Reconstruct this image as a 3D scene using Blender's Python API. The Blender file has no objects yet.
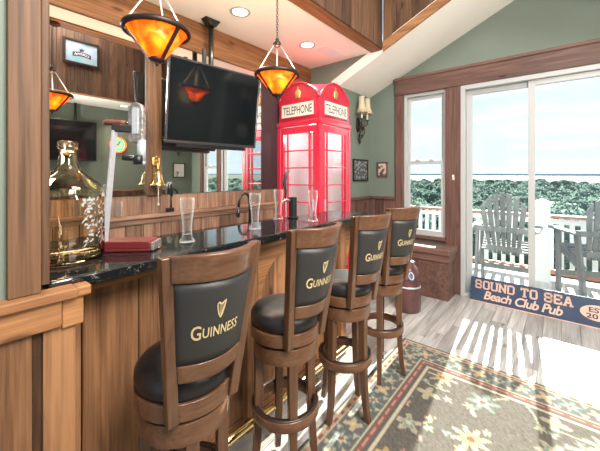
import bpy, bmesh, math, random
import numpy as np
from mathutils import Vector, Matrix, noise as mnoise

sc = bpy.context.scene
COL = sc.collection
R = math.radians
PI = math.pi
rnd = random.Random(7)

# ------------------------------------------------------------------ camera
cam_d = bpy.data.cameras.new('camera')
cam = bpy.data.objects.new('camera', cam_d)
COL.objects.link(cam)
cam.location = (0, 0, 1.39)
cam.rotation_euler = (R(90), 0, R(39.75 - 90))
cam_d.sensor_width = 36
cam_d.lens = 315 / 600 * 36
cam_d.shift_y = -52 / 600
cam_d.clip_start = 0.02
cam_d.clip_end = 9000
sc.camera = cam

# ------------------------------------------------------------------ exposure
sc.view_settings.view_transform = 'Standard'
sc.view_settings.look = 'None'
sc.view_settings.gamma = 1
sc.view_settings.exposure = 0.4
sc.view_settings.use_curve_mapping = False

SKY = 1.15
# ------------------------------------------------------------------ sky
w = bpy.data.worlds.new('sky')
sc.world = w
w.use_nodes = True
nt = w.node_tree
nt.nodes.clear()
N = nt.nodes.new
tc = N('ShaderNodeTexCoord')
sep = N('ShaderNodeSeparateXYZ')
nt.links.new(tc.outputs['Generated'], sep.inputs[0])
rmp = N('ShaderNodeValToRGB')
e = rmp.color_ramp.elements
e[0].position = 0.0; e[0].color = (0.64, 0.77, 0.86, 1)
e[1].position = 1.0; e[1].color = (0.36, 0.58, 0.82, 1)
x = rmp.color_ramp.elements.new(0.12); x.color = (0.66, 0.80, 0.90, 1)
x = rmp.color_ramp.elements.new(0.45); x.color = (0.48, 0.69, 0.87, 1)
nt.links.new(sep.outputs['Z'], rmp.inputs[0])
mp = N('ShaderNodeMapping'); mp.inputs['Scale'].default_value = (1.4, 1.4, 11)
mp.inputs['Rotation'].default_value = (R(4), R(-3), 0)
nt.links.new(tc.outputs['Generated'], mp.inputs[0])
nz = N('ShaderNodeTexNoise'); nz.inputs['Scale'].default_value = 2.1; nz.inputs['Detail'].default_value = 6
nt.links.new(mp.outputs[0], nz.inputs[0])
cr = N('ShaderNodeValToRGB'); cr.color_ramp.elements[0].position = .45; cr.color_ramp.elements[1].position = .75
nt.links.new(nz.outputs[0], cr.inputs[0])
mul = N('ShaderNodeMath'); mul.operation = 'MULTIPLY'; mul.inputs[1].default_value = .8
nt.links.new(cr.outputs[0], mul.inputs[0])
mx = N('ShaderNodeMixRGB'); mx.inputs[2].default_value = (.92, .95, .97, 1)
nt.links.new(mul.outputs[0], mx.inputs[0]); nt.links.new(rmp.outputs[0], mx.inputs[1])
bg = N('ShaderNodeBackground'); bg.inputs[1].default_value = SKY
nt.links.new(mx.outputs[0], bg.inputs[0])
wo = N('ShaderNodeOutputWorld'); nt.links.new(bg.outputs[0], wo.inputs[0])

# ------------------------------------------------------------------ sun
sd = bpy.data.lights.new('sun', 'SUN')
sd.energy = 22.0; sd.angle = R(0.6); sd.color = (1.0, .93, .82)
so = bpy.data.objects.new('sun', sd); COL.objects.link(so)
so.rotation_euler = Vector((-1, -.09, -.46)).to_track_quat('-Z', 'Y').to_euler()
so.location = (8, 1, 6)


def area(name, loc, rot, sx, sy, energy, color=(1, 1, 1)):
    d = bpy.data.lights.new(name, 'AREA'); d.shape = 'RECTANGLE'; d.size = sx; d.size_y = sy
    d.energy = energy; d.color = color
    o = bpy.data.objects.new(name, d); COL.objects.link(o); o.location = loc; o.rotation_euler = rot
    return o


# unseen fill lights added to brighten the bar and the alcove
def aim(p, q): return (Vector(q) - Vector(p)).to_track_quat('-Z', 'Y').to_euler()
area('bar_fill_light', (.35, -1.05, 2.9), aim((.35, -1.05, 2.9), (.95, 1.35, .4)), 1.0, .8, 125, (1, .94, .86))  # added fill for the boards under the bar overhang
area('overhead_fill_light', (1.2, -.7, 4.08), aim((1.2, -.7, 4.08), (1.7, 1.3, .6)), 1.6, .9, 120, (1, .94, .86))  # added overhead fill, no fixture here
area('alcove_fill_light', (.9, -1.1, 1.75), aim((.9, -1.1, 1.75), (3.5, 1.1, 2.8)), .8, .6, 48, (1, .95, .88))  # added light aimed up at the alcove slope, no fixture here


# ================================================================== helpers
class MB:
    """collects shapes; build() links them as one mesh object"""

    def __init__(s, off=(0, 0, 0)):
        s.o = off; s.V = []; s.F = []; s.T = []; s.S = []; s.M = []

    def add(s, vs, fs, tone=0.0, smooth=False, mat=0):
        b = len(s.V); ox, oy, oz = s.o
        s.V += [(v[0] - ox, v[1] - oy, v[2] - oz) for v in vs]
        for f in fs:
            s.F.append([i + b for i in f]); s.T.append(tone); s.S.append(smooth); s.M.append(mat)

    def box(s, x0, x1, y0, y1, z0, z1, tone=0.0, mat=0, M=None):
        vs = [Vector(p) for p in ((x0, y0, z0), (x1, y0, z0), (x1, y1, z0), (x0, y1, z0), (x0, y0, z1), (x1, y0, z1), (x1, y1, z1), (x0, y1, z1))]
        if M is not None: vs = [M @ v for v in vs]
        s.add(vs, [(0, 3, 2, 1), (4, 5, 6, 7), (0, 1, 5, 4), (1, 2, 6, 5), (2, 3, 7, 6), (3, 0, 4, 7)], tone, False, mat)

    def beam(s, p, q, wx, wy, up=(0, 0, 1), tone=0.0, mat=0):
        p, q = Vector(p), Vector(q); d = (q - p).normalized(); u = Vector(up)
        a = d.cross(u)
        if a.length < 1e-5: a = d.cross(Vector((1, 0, 0)))
        a.normalize(); b = a.cross(d).normalized()
        vs = [c + a * (i * wx / 2) + b * (j * wy / 2) for c in (p, q) for i, j in ((-1, -1), (1, -1), (1, 1), (-1, 1))]
        s.add(vs, [(3, 2, 1, 0), (4, 5, 6, 7), (0, 1, 5, 4), (1, 2, 6, 5), (2, 3, 7, 6), (3, 0, 4, 7)], tone, False, mat)

    def prism(s, poly, plane, a0, a1, tone=0.0, mat=0, smooth=False):
        """poly: 2D points; plane 'xy','xz','yz'; extruded a0..a1 along the third axis"""
        def P(p, a):
            return {'xy': (p[0], p[1], a), 'xz': (p[0], a, p[1]), 'yz': (a, p[0], p[1])}[plane]
        n = len(poly)
        vs = [P(p, a0) for p in poly] + [P(p, a1) for p in poly]
        fs = [tuple(range(n))[::-1], tuple(range(n, 2 * n))] + [(i, (i + 1) % n, n + (i + 1) % n, n + i) for i in range(n)]
        s.add(vs, fs[:2], tone, False, mat)
        b = len(s.V) - 2 * n
        for f in fs[2:]:
            s.F.append([i + b for i in f]); s.T.append(tone); s.S.append(smooth); s.M.append(mat)

    def tube(s, pts, r, n=8, closed=False, tone=0.0, mat=0, flat=None):
        pts = [Vector(p) for p in pts]; m = len(pts)
        rs = r if isinstance(r, (list, tuple)) else [r] * m
        vs = []; prev = None
        for i, p in enumerate(pts):
            if closed: t = pts[(i + 1) % m] - pts[i - 1]
            else: t = pts[min(i + 1, m - 1)] - pts[max(i - 1, 0)]
            t.normalize()
            if prev is None:
                a = t.cross(Vector((0, 0, 1)))
                if a.length < 1e-3: a = t.cross(Vector((1, 0, 0)))
            else:
                a = prev - t * prev.dot(t)
            a.normalize(); prev = a; b = t.cross(a)
            for k in range(n):
                an = 2 * PI * k / n
                vs.append(p + a * (math.cos(an) * rs[i]) + b * (math.sin(an) * rs[i] * (flat or 1)))
        fs = []
        L = m if closed else m - 1
        for i in range(L):
            j = (i + 1) % m
            for k in range(n):
                fs.append((i * n + k, i * n + (k + 1) % n, j * n + (k + 1) % n, j * n + k))
        if not closed:
            fs.append(tuple(range(n))[::-1]); fs.append(tuple(range((m - 1) * n, m * n)))
        s.add(vs, fs, tone, True, mat)

    def lathe(s, prof, n=24, c=(0, 0, 0), tone=0.0, mat=0, M=None, smooth=True, a0=0.0, a1=2 * PI, closed=False):
        full = abs(a1 - a0 - 2 * PI) < 1e-6
        cols = n if full else n + 1
        vs = []
        for k in range(cols):
            an = a0 + (a1 - a0) * k / n
            for r, z in prof:
                v = Vector((r * math.cos(an), r * math.sin(an), z))
                if M is not None: v = M @ v
                vs.append((v[0] + c[0], v[1] + c[1], v[2] + c[2]))
        m = len(prof); fs = []
        for k in range(n):
            k2 = (k + 1) % cols
            for i in range(m if closed else m - 1):
                i2 = (i + 1) % m
                fs.append((k * m + i, k2 * m + i, k2 * m + i2, k * m + i2))
        s.add(vs, fs, tone, smooth, mat)

    def build(s, name, mats, parent=None, loc=None, bevel=0, sub=0, seg=2, weld=False, recalc=True):
        me = bpy.data.meshes.new(name)
        me.from_pydata(s.V, [], s.F)
        if not isinstance(mats, (list, tuple)): mats = [mats]
        for m in mats: me.materials.append(m)
        me.polygons.foreach_set('use_smooth', s.S)
        me.polygons.foreach_set('material_index', s.M)
        at = me.attributes.new('tone', 'FLOAT', 'FACE'); at.data.foreach_set('value', s.T)
        if recalc or weld:
            bm = bmesh.new(); bm.from_mesh(me)
            if weld: bmesh.ops.remove_doubles(bm, verts=bm.verts, dist=1e-5)
            if recalc: bmesh.ops.recalc_face_normals(bm, faces=bm.faces)
            bm.to_mesh(me); bm.free()
        me.update()
        o = bpy.data.objects.new(name, me); COL.objects.link(o)
        if parent is not None: o.parent = parent
        if loc is not None: o.location = loc
        if bevel:
            b = o.modifiers.new('edge', 'BEVEL'); b.width = bevel; b.segments = seg; b.limit_method = 'ANGLE'; b.angle_limit = R(40)
            b.harden_normals = False
        if sub:
            b = o.modifiers.new('smooth', 'SUBSURF'); b.levels = sub; b.render_levels = sub
        return o


def tag(o, label, cat, group=None, kind=None):
    o['label'] = label; o['category'] = cat
    if group: o['group'] = group
    if kind: o['kind'] = kind
    return o


def thing(name, label, cat, loc=(0, 0, 0), rz=0, group=None):
    o = bpy.data.objects.new(name, None); COL.objects.link(o); o.empty_display_size = .05
    o.location = loc; o.rotation_euler = (0, 0, rz)
    return tag(o, label, cat, group)


def struct(o):
    o['kind'] = 'structure'; return o


KIDS = {}
def copy_tree(o, loc=None, rz=None, label=None):
    kids = {}
    for q in bpy.data.objects:
        if q.parent is not None: kids.setdefault(q.parent.name, []).append(q)
    def rec(a, par):
        c = a.copy(); COL.objects.link(c)
        if par is not None: c.parent = par
        for q in kids.get(a.name, []): rec(q, c)
        return c
    c = rec(o, None)
    if loc is not None: c.location = loc
    if rz is not None: c.rotation_euler = (0, 0, rz)
    if label: c['label'] = label
    return c


# ------------------------------------------------------------------ materials
def newmat(name):
    m = bpy.data.materials.new(name); m.use_nodes = True
    t = m.node_tree; t.nodes.clear()
    out = t.nodes.new('ShaderNodeOutputMaterial')
    return m, t, out


def simple(name, col, rough=.5, metal=0, spec=.5, noise=0, nscale=20, bump=0, bscale=60, coat=0, emit=0, ecol=None):
    m, t, out = newmat(name)
    p = t.nodes.new('ShaderNodeBsdfPrincipled')
    p.inputs['Base Color'].default_value = (*col, 1); p.inputs['Roughness'].default_value = rough
    p.inputs['Metallic'].default_value = metal; p.inputs['Specular IOR Level'].default_value = spec
    p.inputs['Coat Weight'].default_value = coat; p.inputs['Coat Roughness'].default_value = .08
    if emit:
        p.inputs['Emission Color'].default_value = (*(ecol or col), 1); p.inputs['Emission Strength'].default_value = emit
    tcn = t.nodes.new('ShaderNodeTexCoord')
    if noise:
        nz = t.nodes.new('ShaderNodeTexNoise'); nz.inputs['Scale'].default_value = nscale; nz.inputs['Detail'].default_value = 4
        t.links.new(tcn.outputs['Object'], nz.inputs[0])
        rp = t.nodes.new('ShaderNodeValToRGB')
        rp.color_ramp.elements[0].position = .3; rp.color_ramp.elements[1].position = .7
        rp.color_ramp.elements[0].color = (*[c * (1 - noise) for c in col], 1)
        rp.color_ramp.elements[1].color = (*[min(1, c * (1 + noise)) for c in col], 1)
        t.links.new(nz.outputs[0], rp.inputs[0]); t.links.new(rp.outputs[0], p.inputs['Base Color'])
    if bump:
        nb = t.nodes.new('ShaderNodeTexNoise'); nb.inputs['Scale'].default_value = bscale; nb.inputs['Detail'].default_value = 3
        t.links.new(tcn.outputs['Object'], nb.inputs[0])
        bp = t.nodes.new('ShaderNodeBump'); bp.inputs['Strength'].default_value = bump; bp.inputs['Distance'].default_value = .004
        t.links.new(nb.outputs[0], bp.inputs['Height']); t.links.new(bp.outputs[0], p.inputs['Normal'])
    t.links.new(p.outputs[0], out.inputs[0])
    return m


def wood(name, dark, light, axis='z', rough=.55, scale=1.0, knots=True, contrast=1.0, coat=0, bump=.25, spec=.35):
    m, t, out = newmat(name)
    L = t.links.new
    p = t.nodes.new('ShaderNodeBsdfPrincipled'); p.inputs['Roughness'].default_value = rough
    p.inputs['Coat Weight'].default_value = coat; p.inputs['Coat Roughness'].default_value = .15
    p.inputs['Specular IOR Level'].default_value = spec
    tcn = t.nodes.new('ShaderNodeTexCoord')
    at = t.nodes.new('ShaderNodeAttribute'); at.attribute_name = 'tone'
    ml = t.nodes.new('ShaderNodeMath'); ml.operation = 'MULTIPLY'; ml.inputs[1].default_value = 43.7
    L(at.outputs['Fac'], ml.inputs[0])
    ad = t.nodes.new('ShaderNodeVectorMath'); ad.operation = 'ADD'
    L(tcn.outputs['Object'], ad.inputs[0]); L(ml.outputs[0], ad.inputs[1])

    def mapped(across, along):
        mp = t.nodes.new('ShaderNodeMapping')
        sc_ = [across * scale] * 3; sc_['xyz'.index(axis)] = along * scale
        mp.inputs['Scale'].default_value = sc_
        L(ad.outputs[0], mp.inputs[0]); return mp
    n1 = t.nodes.new('ShaderNodeTexNoise'); n1.inputs['Scale'].default_value = 1; n1.inputs['Detail'].default_value = 5
    n1.inputs['Distortion'].default_value = 1.2
    L(mapped(14, 1.3).outputs[0], n1.inputs[0])
    n2 = t.nodes.new('ShaderNodeTexNoise'); n2.inputs['Scale'].default_value = 1; n2.inputs['Detail'].default_value = 4
    L(mapped(110, 3.0).outputs[0], n2.inputs[0])
    mixn = t.nodes.new('ShaderNodeMath'); mixn.operation = 'MULTIPLY_ADD'; mixn.inputs[1].default_value = .42
    L(n2.outputs[0], mixn.inputs[0])
    m6 = t.nodes.new('ShaderNodeMath'); m6.operation = 'MULTIPLY'; m6.inputs[1].default_value = .58
    L(n1.outputs[0], m6.inputs[0]); L(m6.outputs[0], mixn.inputs[2])
    rp = t.nodes.new('ShaderNodeValToRGB')
    rp.color_ramp.elements[0].position = .5 - .17 / contrast; rp.color_ramp.elements[1].position = .5 + .14 / contrast
    rp.color_ramp.elements[0].color = (*dark, 1); rp.color_ramp.elements[1].color = (*light, 1)
    L(mixn.outputs[0], rp.inputs[0])
    col = rp.outputs[0]
    if knots:
        vo = t.nodes.new('ShaderNodeTexVoronoi'); vo.inputs['Scale'].default_value = 1
        L(mapped(7.0, 2.4).outputs[0], vo.inputs['Vector'])
        kr = t.nodes.new('ShaderNodeValToRGB'); kr.color_ramp.elements[0].position = .06; kr.color_ramp.elements[1].position = .13
        kr.color_ramp.elements[0].color = (.25, .22, .2, 1); kr.color_ramp.elements[1].color = (1, 1, 1, 1)
        L(vo.outputs['Distance'], kr.inputs[0])
        mk = t.nodes.new('ShaderNodeMixRGB'); mk.blend_type = 'MULTIPLY'; mk.inputs[0].default_value = .8
        L(col, mk.inputs[1]); L(kr.outputs[0], mk.inputs[2]); col = mk.outputs[0]
    tn = t.nodes.new('ShaderNodeMath'); tn.operation = 'ADD'; tn.inputs[1].default_value = 1
    L(at.outputs['Fac'], tn.inputs[0])
    mt = t.nodes.new('ShaderNodeMixRGB'); mt.blend_type = 'MULTIPLY'; mt.inputs[0].default_value = 1
    L(col, mt.inputs[1]); L(tn.outputs[0], mt.inputs[2])
    L(mt.outputs[0], p.inputs['Base Color'])
    bp = t.nodes.new('ShaderNodeBump'); bp.inputs['Strength'].default_value = bump; bp.inputs['Distance'].default_value = .003
    L(n2.outputs[0], bp.inputs['Height']); L(bp.outputs[0], p.inputs['Normal'])
    L(p.outputs[0], out.inputs[0])
    return m


def pane_mat(name, tint=(.97, .99, .98), refl=1.0):
    m, t, out = newmat(name)
    tr = t.nodes.new('ShaderNodeBsdfTransparent'); tr.inputs[0].default_value = (*tint, 1)
    gl = t.nodes.new('ShaderNodeBsdfGlossy'); gl.inputs['Roughness'].default_value = .02
    fr = t.nodes.new('ShaderNodeFresnel')
    ge = t.nodes.new('ShaderNodeNewGeometry')
    io = t.nodes.new('ShaderNodeMath'); io.operation = 'MULTIPLY_ADD'; io.inputs[1].default_value = 1 / 1.45 - 1.45; io.inputs[2].default_value = 1.45
    t.links.new(ge.outputs['Backfacing'], io.inputs[0]); t.links.new(io.outputs[0], fr.inputs[0])
    mu = t.nodes.new('ShaderNodeMath'); mu.operation = 'MULTIPLY'; mu.inputs[1].default_value = refl
    t.links.new(fr.outputs[0], mu.inputs[0])
    mx = t.nodes.new('ShaderNodeMixShader')
    t.links.new(mu.outputs[0], mx.inputs[0]); t.links.new(tr.outputs[0], mx.inputs[1]); t.links.new(gl.outputs[0], mx.inputs[2])
    t.links.new(mx.outputs[0], out.inputs[0])
    return m


def glass_mat(name, col=(1, 1, 1), rough=0.0, ior=1.45):
    m, t, out = newmat(name)
    g = t.nodes.new('ShaderNodeBsdfGlass'); g.inputs[0].default_value = (*col, 1)
    g.inputs['Roughness'].default_value = rough; g.inputs['IOR'].default_value = ior
    t.links.new(g.outputs[0], out.inputs[0]); return m


def thin_glass():
    m, t, out = newmat('clear_drinking_glass')
    tr = t.nodes.new('ShaderNodeBsdfTransparent'); tr.inputs[0].default_value = (.97, .98, .98, 1)
    gl = t.nodes.new('ShaderNodeBsdfPrincipled'); gl.inputs['Base Color'].default_value = (.85, .88, .9, 1); gl.inputs['Roughness'].default_value = .04  # pale body at grazing angles paints in the bright edge highlights
    gl.inputs['Specular IOR Level'].default_value = .9
    lw = t.nodes.new('ShaderNodeLayerWeight'); lw.inputs[0].default_value = .45
    mu = t.nodes.new('ShaderNodeMath'); mu.operation = 'MULTIPLY_ADD'; mu.inputs[1].default_value = .75; mu.inputs[2].default_value = .012
    pw = t.nodes.new('ShaderNodeMath'); pw.operation = 'POWER'; pw.inputs[1].default_value = 2.2
    t.links.new(lw.outputs['Facing'], pw.inputs[0]); t.links.new(pw.outputs[0], mu.inputs[0])
    mx = t.nodes.new('ShaderNodeMixShader')
    t.links.new(mu.outputs[0], mx.inputs[0]); t.links.new(tr.outputs[0], mx.inputs[1]); t.links.new(gl.outputs[0], mx.inputs[2])
    t.links.new(mx.outputs[0], out.inputs[0]); return m


M = {}
M['green'] = simple('sage_green_paint', (.155, .19, .155), .7, noise=.04, nscale=3, bump=.05, bscale=120)
M['white_ceiling'] = simple('cream_ceiling_paint', (.90, .87, .80), .8, noise=.02, nscale=2)
M['bar_z'] = wood('rustic_barn_board', (.095, .041, .019), (.28, .138, .063), 'z', .6, contrast=1.2)
M['bar_x'] = wood('rustic_barn_board_lengthwise', (.11, .050, .022), (.40, .205, .085), 'x', .6, contrast=1.5)
M['wall_x'] = wood('grey_brown_weathered_board', (.10, .050, .032), (.28, .165, .108), 'x', .65, contrast=1.4)
M['wall_z'] = wood('grey_brown_weathered_board_upright', (.10, .050, .032), (.28, .165, .108), 'z', .65, contrast=1.4)
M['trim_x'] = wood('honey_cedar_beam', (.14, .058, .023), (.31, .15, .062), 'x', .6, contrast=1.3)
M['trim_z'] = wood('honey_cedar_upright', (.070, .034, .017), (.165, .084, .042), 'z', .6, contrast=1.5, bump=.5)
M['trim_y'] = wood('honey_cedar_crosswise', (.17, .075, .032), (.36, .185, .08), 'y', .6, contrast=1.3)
M['panel_z'] = wood('brown_cedar_boarding', (.048, .023, .013), (.125, .066, .038), 'z', .65, contrast=1.3)
M['red_z'] = wood('red_brown_window_wood_upright', (.075, .038, .031), (.165, .088, .070), 'z', .5, contrast=1.3)
M['red_y'] = wood('red_brown_window_wood', (.075, .038, .031), (.165, .088, .070), 'y', .5, contrast=1.3)
M['red_x'] = wood('red_brown_window_wood_lengthwise', (.075, .038, .031), (.165, .088, .070), 'x', .5, contrast=1.3)
M['stool_z'] = wood('walnut_stool_wood', (.052, .023, .012), (.12, .058, .031), 'z', .32, knots=False, coat=.3, bump=.08)
M['stool_x'] = wood('walnut_stool_rail', (.066, .028, .015), (.145, .070, .037), 'x', .32, knots=False, coat=.3, bump=.08)
M['floor'] = wood('weathered_floor_plank', (.21, .195, .185), (.50, .50, .49), 'x', .30, bump=.12, spec=.5)
M['leather'] = simple('black_leather', (.008, .008, .009), .40, spec=.5, bump=.12, bscale=300)
M['leather2'] = simple('charcoal_leather', (.022, .022, .022), .48, spec=.5, bump=.12, bscale=300)
M['gold_print'] = simple('pale_gold_print', (.50, .39, .20), .5)
M['dark_metal'] = simple('dark_bronze_iron', (.045, .03, .025), .45, metal=.6)
M['black'] = simple('black_satin', (.012, .012, .013), .35)
M['red'] = simple('glossy_red_paint', (.60, .010, .045), .25, coat=1)
M['red'].node_tree.nodes['Principled BSDF'].inputs['Coat IOR'].default_value = 1.9
M['red'].node_tree.nodes['Principled BSDF'].inputs['Coat Roughness'].default_value = .2
M['brass'] = simple('polished_brass', (.80, .58, .25), .18, metal=1)
M['steel'] = simple('brushed_steel', (.60, .64, .69), .42, metal=.55, noise=.08, nscale=60)
M['chrome'] = simple('silver_cast_metal', (.42, .40, .37), .35, metal=.8, noise=.5, nscale=70, bump=.6, bscale=90)
M['whiteframe'] = simple('white_vinyl_frame', (.44, .45, .45), .4)
M['whitepaint'] = simple('white_outdoor_paint', (.82, .84, .85), .5)
M['pane'] = pane_mat('window_pane_glass')
M['glass'] = thin_glass()
M['jug'] = glass_mat('tinted_jug_glass', (.95, .91, .82))
M['cream'] = simple('cream_enamel', (.80, .74, .62), .5)
M['darkwall'] = simple('dark_backing_board', (.03, .018, .012), .9)
M['mirror'] = simple('mirror_silver', (.88, .88, .86), .01, metal=1)


def granite():
    m, t, out = newmat('black_speckled_granite')
    p = t.nodes.new('ShaderNodeBsdfPrincipled'); p.inputs['Roughness'].default_value = .07
    p.inputs['Specular IOR Level'].default_value = .65
    tcn = t.nodes.new('ShaderNodeTexCoord')
    vo = t.nodes.new('ShaderNodeTexVoronoi'); vo.inputs['Scale'].default_value = 330
    t.links.new(tcn.outputs['Object'], vo.inputs['Vector'])
    nz = t.nodes.new('ShaderNodeTexNoise'); nz.inputs['Scale'].default_value = 45; nz.inputs['Detail'].default_value = 5
    t.links.new(tcn.outputs['Object'], nz.inputs[0])
    sp = t.nodes.new('ShaderNodeSeparateColor'); t.links.new(vo.outputs['Color'], sp.inputs[0])
    mu = t.nodes.new('ShaderNodeMath'); mu.operation = 'MULTIPLY'
    t.links.new(sp.outputs[0], mu.inputs[0]); t.links.new(nz.outputs[0], mu.inputs[1])
    rp = t.nodes.new('ShaderNodeValToRGB')
    rp.color_ramp.elements[0].position = .50; rp.color_ramp.elements[0].color = (.008, .009, .010, 1)
    rp.color_ramp.elements[1].position = .66; rp.color_ramp.elements[1].color = (.16, .155, .14, 1)
    t.links.new(mu.outputs[0], rp.inputs[0]); t.links.new(rp.outputs[0], p.inputs['Base Color'])
    t.links.new(p.outputs[0], out.inputs[0]); return m


M['granite'] = granite()


def shade_mat():
    m, t, out = newmat('amber_mica_lit_from_inside')
    tcn = t.nodes.new('ShaderNodeTexCoord')
    nz = t.nodes.new('ShaderNodeTexNoise'); nz.inputs['Scale'].default_value = 13; nz.inputs['Detail'].default_value = 6
    nz.inputs['Distortion'].default_value = .8
    t.links.new(tcn.outputs['Object'], nz.inputs[0])
    rp = t.nodes.new('ShaderNodeValToRGB')
    rp.color_ramp.elements[0].position = .33; rp.color_ramp.elements[0].color = (.75, .10, .008, 1)
    rp.color_ramp.elements[1].position = .68; rp.color_ramp.elements[1].color = (1.0, .48, .05, 1)
    t.links.new(nz.outputs[0], rp.inputs[0])
    tl = t.nodes.new('ShaderNodeBsdfTranslucent'); t.links.new(rp.outputs[0], tl.inputs[0])
    df = t.nodes.new('ShaderNodeBsdfPrincipled'); df.inputs['Roughness'].default_value = .3
    t.links.new(rp.outputs[0], df.inputs['Base Color'])
    t.links.new(rp.outputs[0], df.inputs['Emission Color']); df.inputs['Emission Strength'].default_value = .35
    mx = t.nodes.new('ShaderNodeMixShader'); mx.inputs[0].default_value = .45
    t.links.new(tl.outputs[0], mx.inputs[1]); t.links.new(df.outputs[0], mx.inputs[2])
    t.links.new(mx.outputs[0], out.inputs[0]); return m


M['mica'] = shade_mat()
M['lamp_disc'] = simple('downlight_glow', (1, .9, .75), .5, emit=9, ecol=(1, .86, .66))


# ------------------------------------------------------------------ text
def text_mesh(s, size=1.0, bold=0.0, shear=0.0, align='CENTER', spacing=1.0):
    cu = bpy.data.curves.new('lettering', 'FONT')
    cu.body = s; cu.size = size; cu.offset = bold; cu.shear = shear; cu.align_x = align; cu.space_character = spacing
    cu.resolution_u = 3
    o = bpy.data.objects.new('lettering', cu); COL.objects.link(o)
    dg = bpy.context.evaluated_depsgraph_get()
    me = bpy.data.meshes.new_from_object(o.evaluated_get(dg))
    vs = [v.co.copy() for v in me.vertices]; fs = [tuple(q.vertices) for q in me.polygons]
    bpy.data.objects.remove(o); bpy.data.curves.remove(cu); bpy.data.meshes.remove(me)
    return vs, fs


STROKES = {
    'S': [[(1, .74), (1, .86), (.86, 1), (.14, 1), (0, .86), (0, .64), (.14, .52), (.86, .48), (1, .36), (1, .14), (.86, 0), (.14, 0), (0, .14), (0, .26)]],
    'O': [[(0, .15), (0, .85), (.15, 1), (.85, 1), (1, .85), (1, .15), (.85, 0), (.15, 0), (0, .15)]],
    'U': [[(0, 1), (0, .15), (.15, 0), (.85, 0), (1, .15), (1, 1)], [(-.15, 1), (.15, 1)], [(.85, 1), (1.15, 1)]],
    'N': [[(0, 0), (0, 1), (1, 0), (1, 1)], [(-.15, 0), (.15, 0)], [(.85, 1), (1.15, 1)]],
    'D': [[(0, 0), (0, 1), (.82, 1), (1, .84), (1, .16), (.82, 0), (0, 0)]],
    'T': [[(-.05, .84), (-.05, 1), (1.05, 1), (1.05, .84)], [(.5, 1), (.5, 0)], [(.3, 0), (.7, 0)]],
    'E': [[(1, .82), (1, 1), (0, 1), (0, 0), (1, 0), (1, .18)], [(0, .5), (.7, .5)]],
    'A': [[(0, 0), (.42, 1), (.58, 1), (1, 0)], [(.2, .33), (.8, .33)], [(-.15, 0), (.15, 0)], [(.85, 0), (1.15, 0)]],
}


def stroke_word(mb, word, x, y, wd, ht, gap, th, fn, space=.6):
    """block letters: fn(u, v) -> point on the surface; drawn as flat bars"""
    for ch in word:
        if ch == ' ':
            x += wd * space + gap; continue
        for pl in STROKES[ch]:
            for (a, b) in zip(pl[:-1], pl[1:]):
                p = Vector((x + a[0] * wd, y + a[1] * ht)); q = Vector((x + b[0] * wd, y + b[1] * ht))
                d = (q - p).normalized(); n = Vector((-d.y, d.x))
                p = p - d * th * .42; q = q + d * th * .42
                c = [p - n * th / 2, q - n * th / 2, q + n * th / 2, p + n * th / 2]
                mb.add([fn(k.x, k.y) for k in c], [(0, 1, 2, 3)])
        x += wd + gap
    return x


# ================================================================== SETTING
EX = 3.96      # window wall
NY = 2.50      # mirror wall
AX = 3.19      # gable plane at the window alcove
CZ = 2.73      # low ceiling over the bar
HZ = 4.20      # high ceiling


def slope(y):    # alcove ceiling
    return 2.43 + .464 * (2.04 - y) if y > .25 else 2.43 + .464 * (y + 1.54)


# floor planks
mb = MB()
y = -2.3
while y < 2.62:
    x = -3.4 - rnd.random() * 1.2
    while x < EX + .1:
        ln = rnd.uniform(.9, 1.7)
        a, b = max(x, -3.4), min(x + ln, EX + .1)
        if b > a + .02: mb.box(a + .0008, b - .0008, y + .0008, y + .126, -.03, 0, rnd.uniform(-.28, .22))
        x += ln
    y += .128
mb.box(-3.4, EX + .1, -2.3, 2.62, -.12, -.031, -.8)
struct(mb.build('floor', M['floor']))


def wall(name, mat, shapes):
    mb = MB()
    for s_ in shapes: mb.box(*s_)
    return struct(mb.build(name, mat))


def boards_v(mb, a0, a1, z0, z1, place, width=.14, th=.018, gap=.004, var=.3, backing=True):
    """upright boards along a0..a1; place(a0,a1,d0,d1) -> x0,x1,y0,y1 with d measured out of the wall"""
    a = a0
    while a < a1 - .005:
        wd = width * rnd.uniform(.8, 1.2)
        b = min(a + wd, a1)
        if a1 - b < width * .35: b = a1
        x0, x1, y0, y1 = place(a + gap / 2, b - gap / 2, .002, th + rnd.uniform(-.002, .002))
        mb.box(x0, x1, y0, y1, z0, z1, rnd.uniform(-var, var))
        a = b
    if backing:
        x0, x1, y0, y1 = place(a0, a1, 0, .004)
        mb.box(x0, x1, y0, y1, z0 + .001, z1 - .001, -.85)


def boards_h(mb, a0, a1, zs, place, th=.018, gap=.004, var=.3, seg=1.6):
    for z0, z1 in zip(zs[:-1], zs[1:]):
        a = a0 - rnd.random() * seg * .6
        while a < a1:
            b = a + seg * rnd.uniform(.7, 1.3)
            p, q = max(a, a0), min(b, a1)
            if q - p > .02:
                x0, x1, y0, y1 = place(p + .001, q - .001, .002, th)
                mb.box(x0, x1, y0, y1, z0 + gap / 2, z1 - gap / 2, rnd.uniform(-var, var))
            a = b
    x0, x1, y0, y1 = place(a0, a1, 0, .004)
    mb.box(x0, x1, y0, y1, zs[0] + .001, zs[-1] - .001, -.85)


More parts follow.
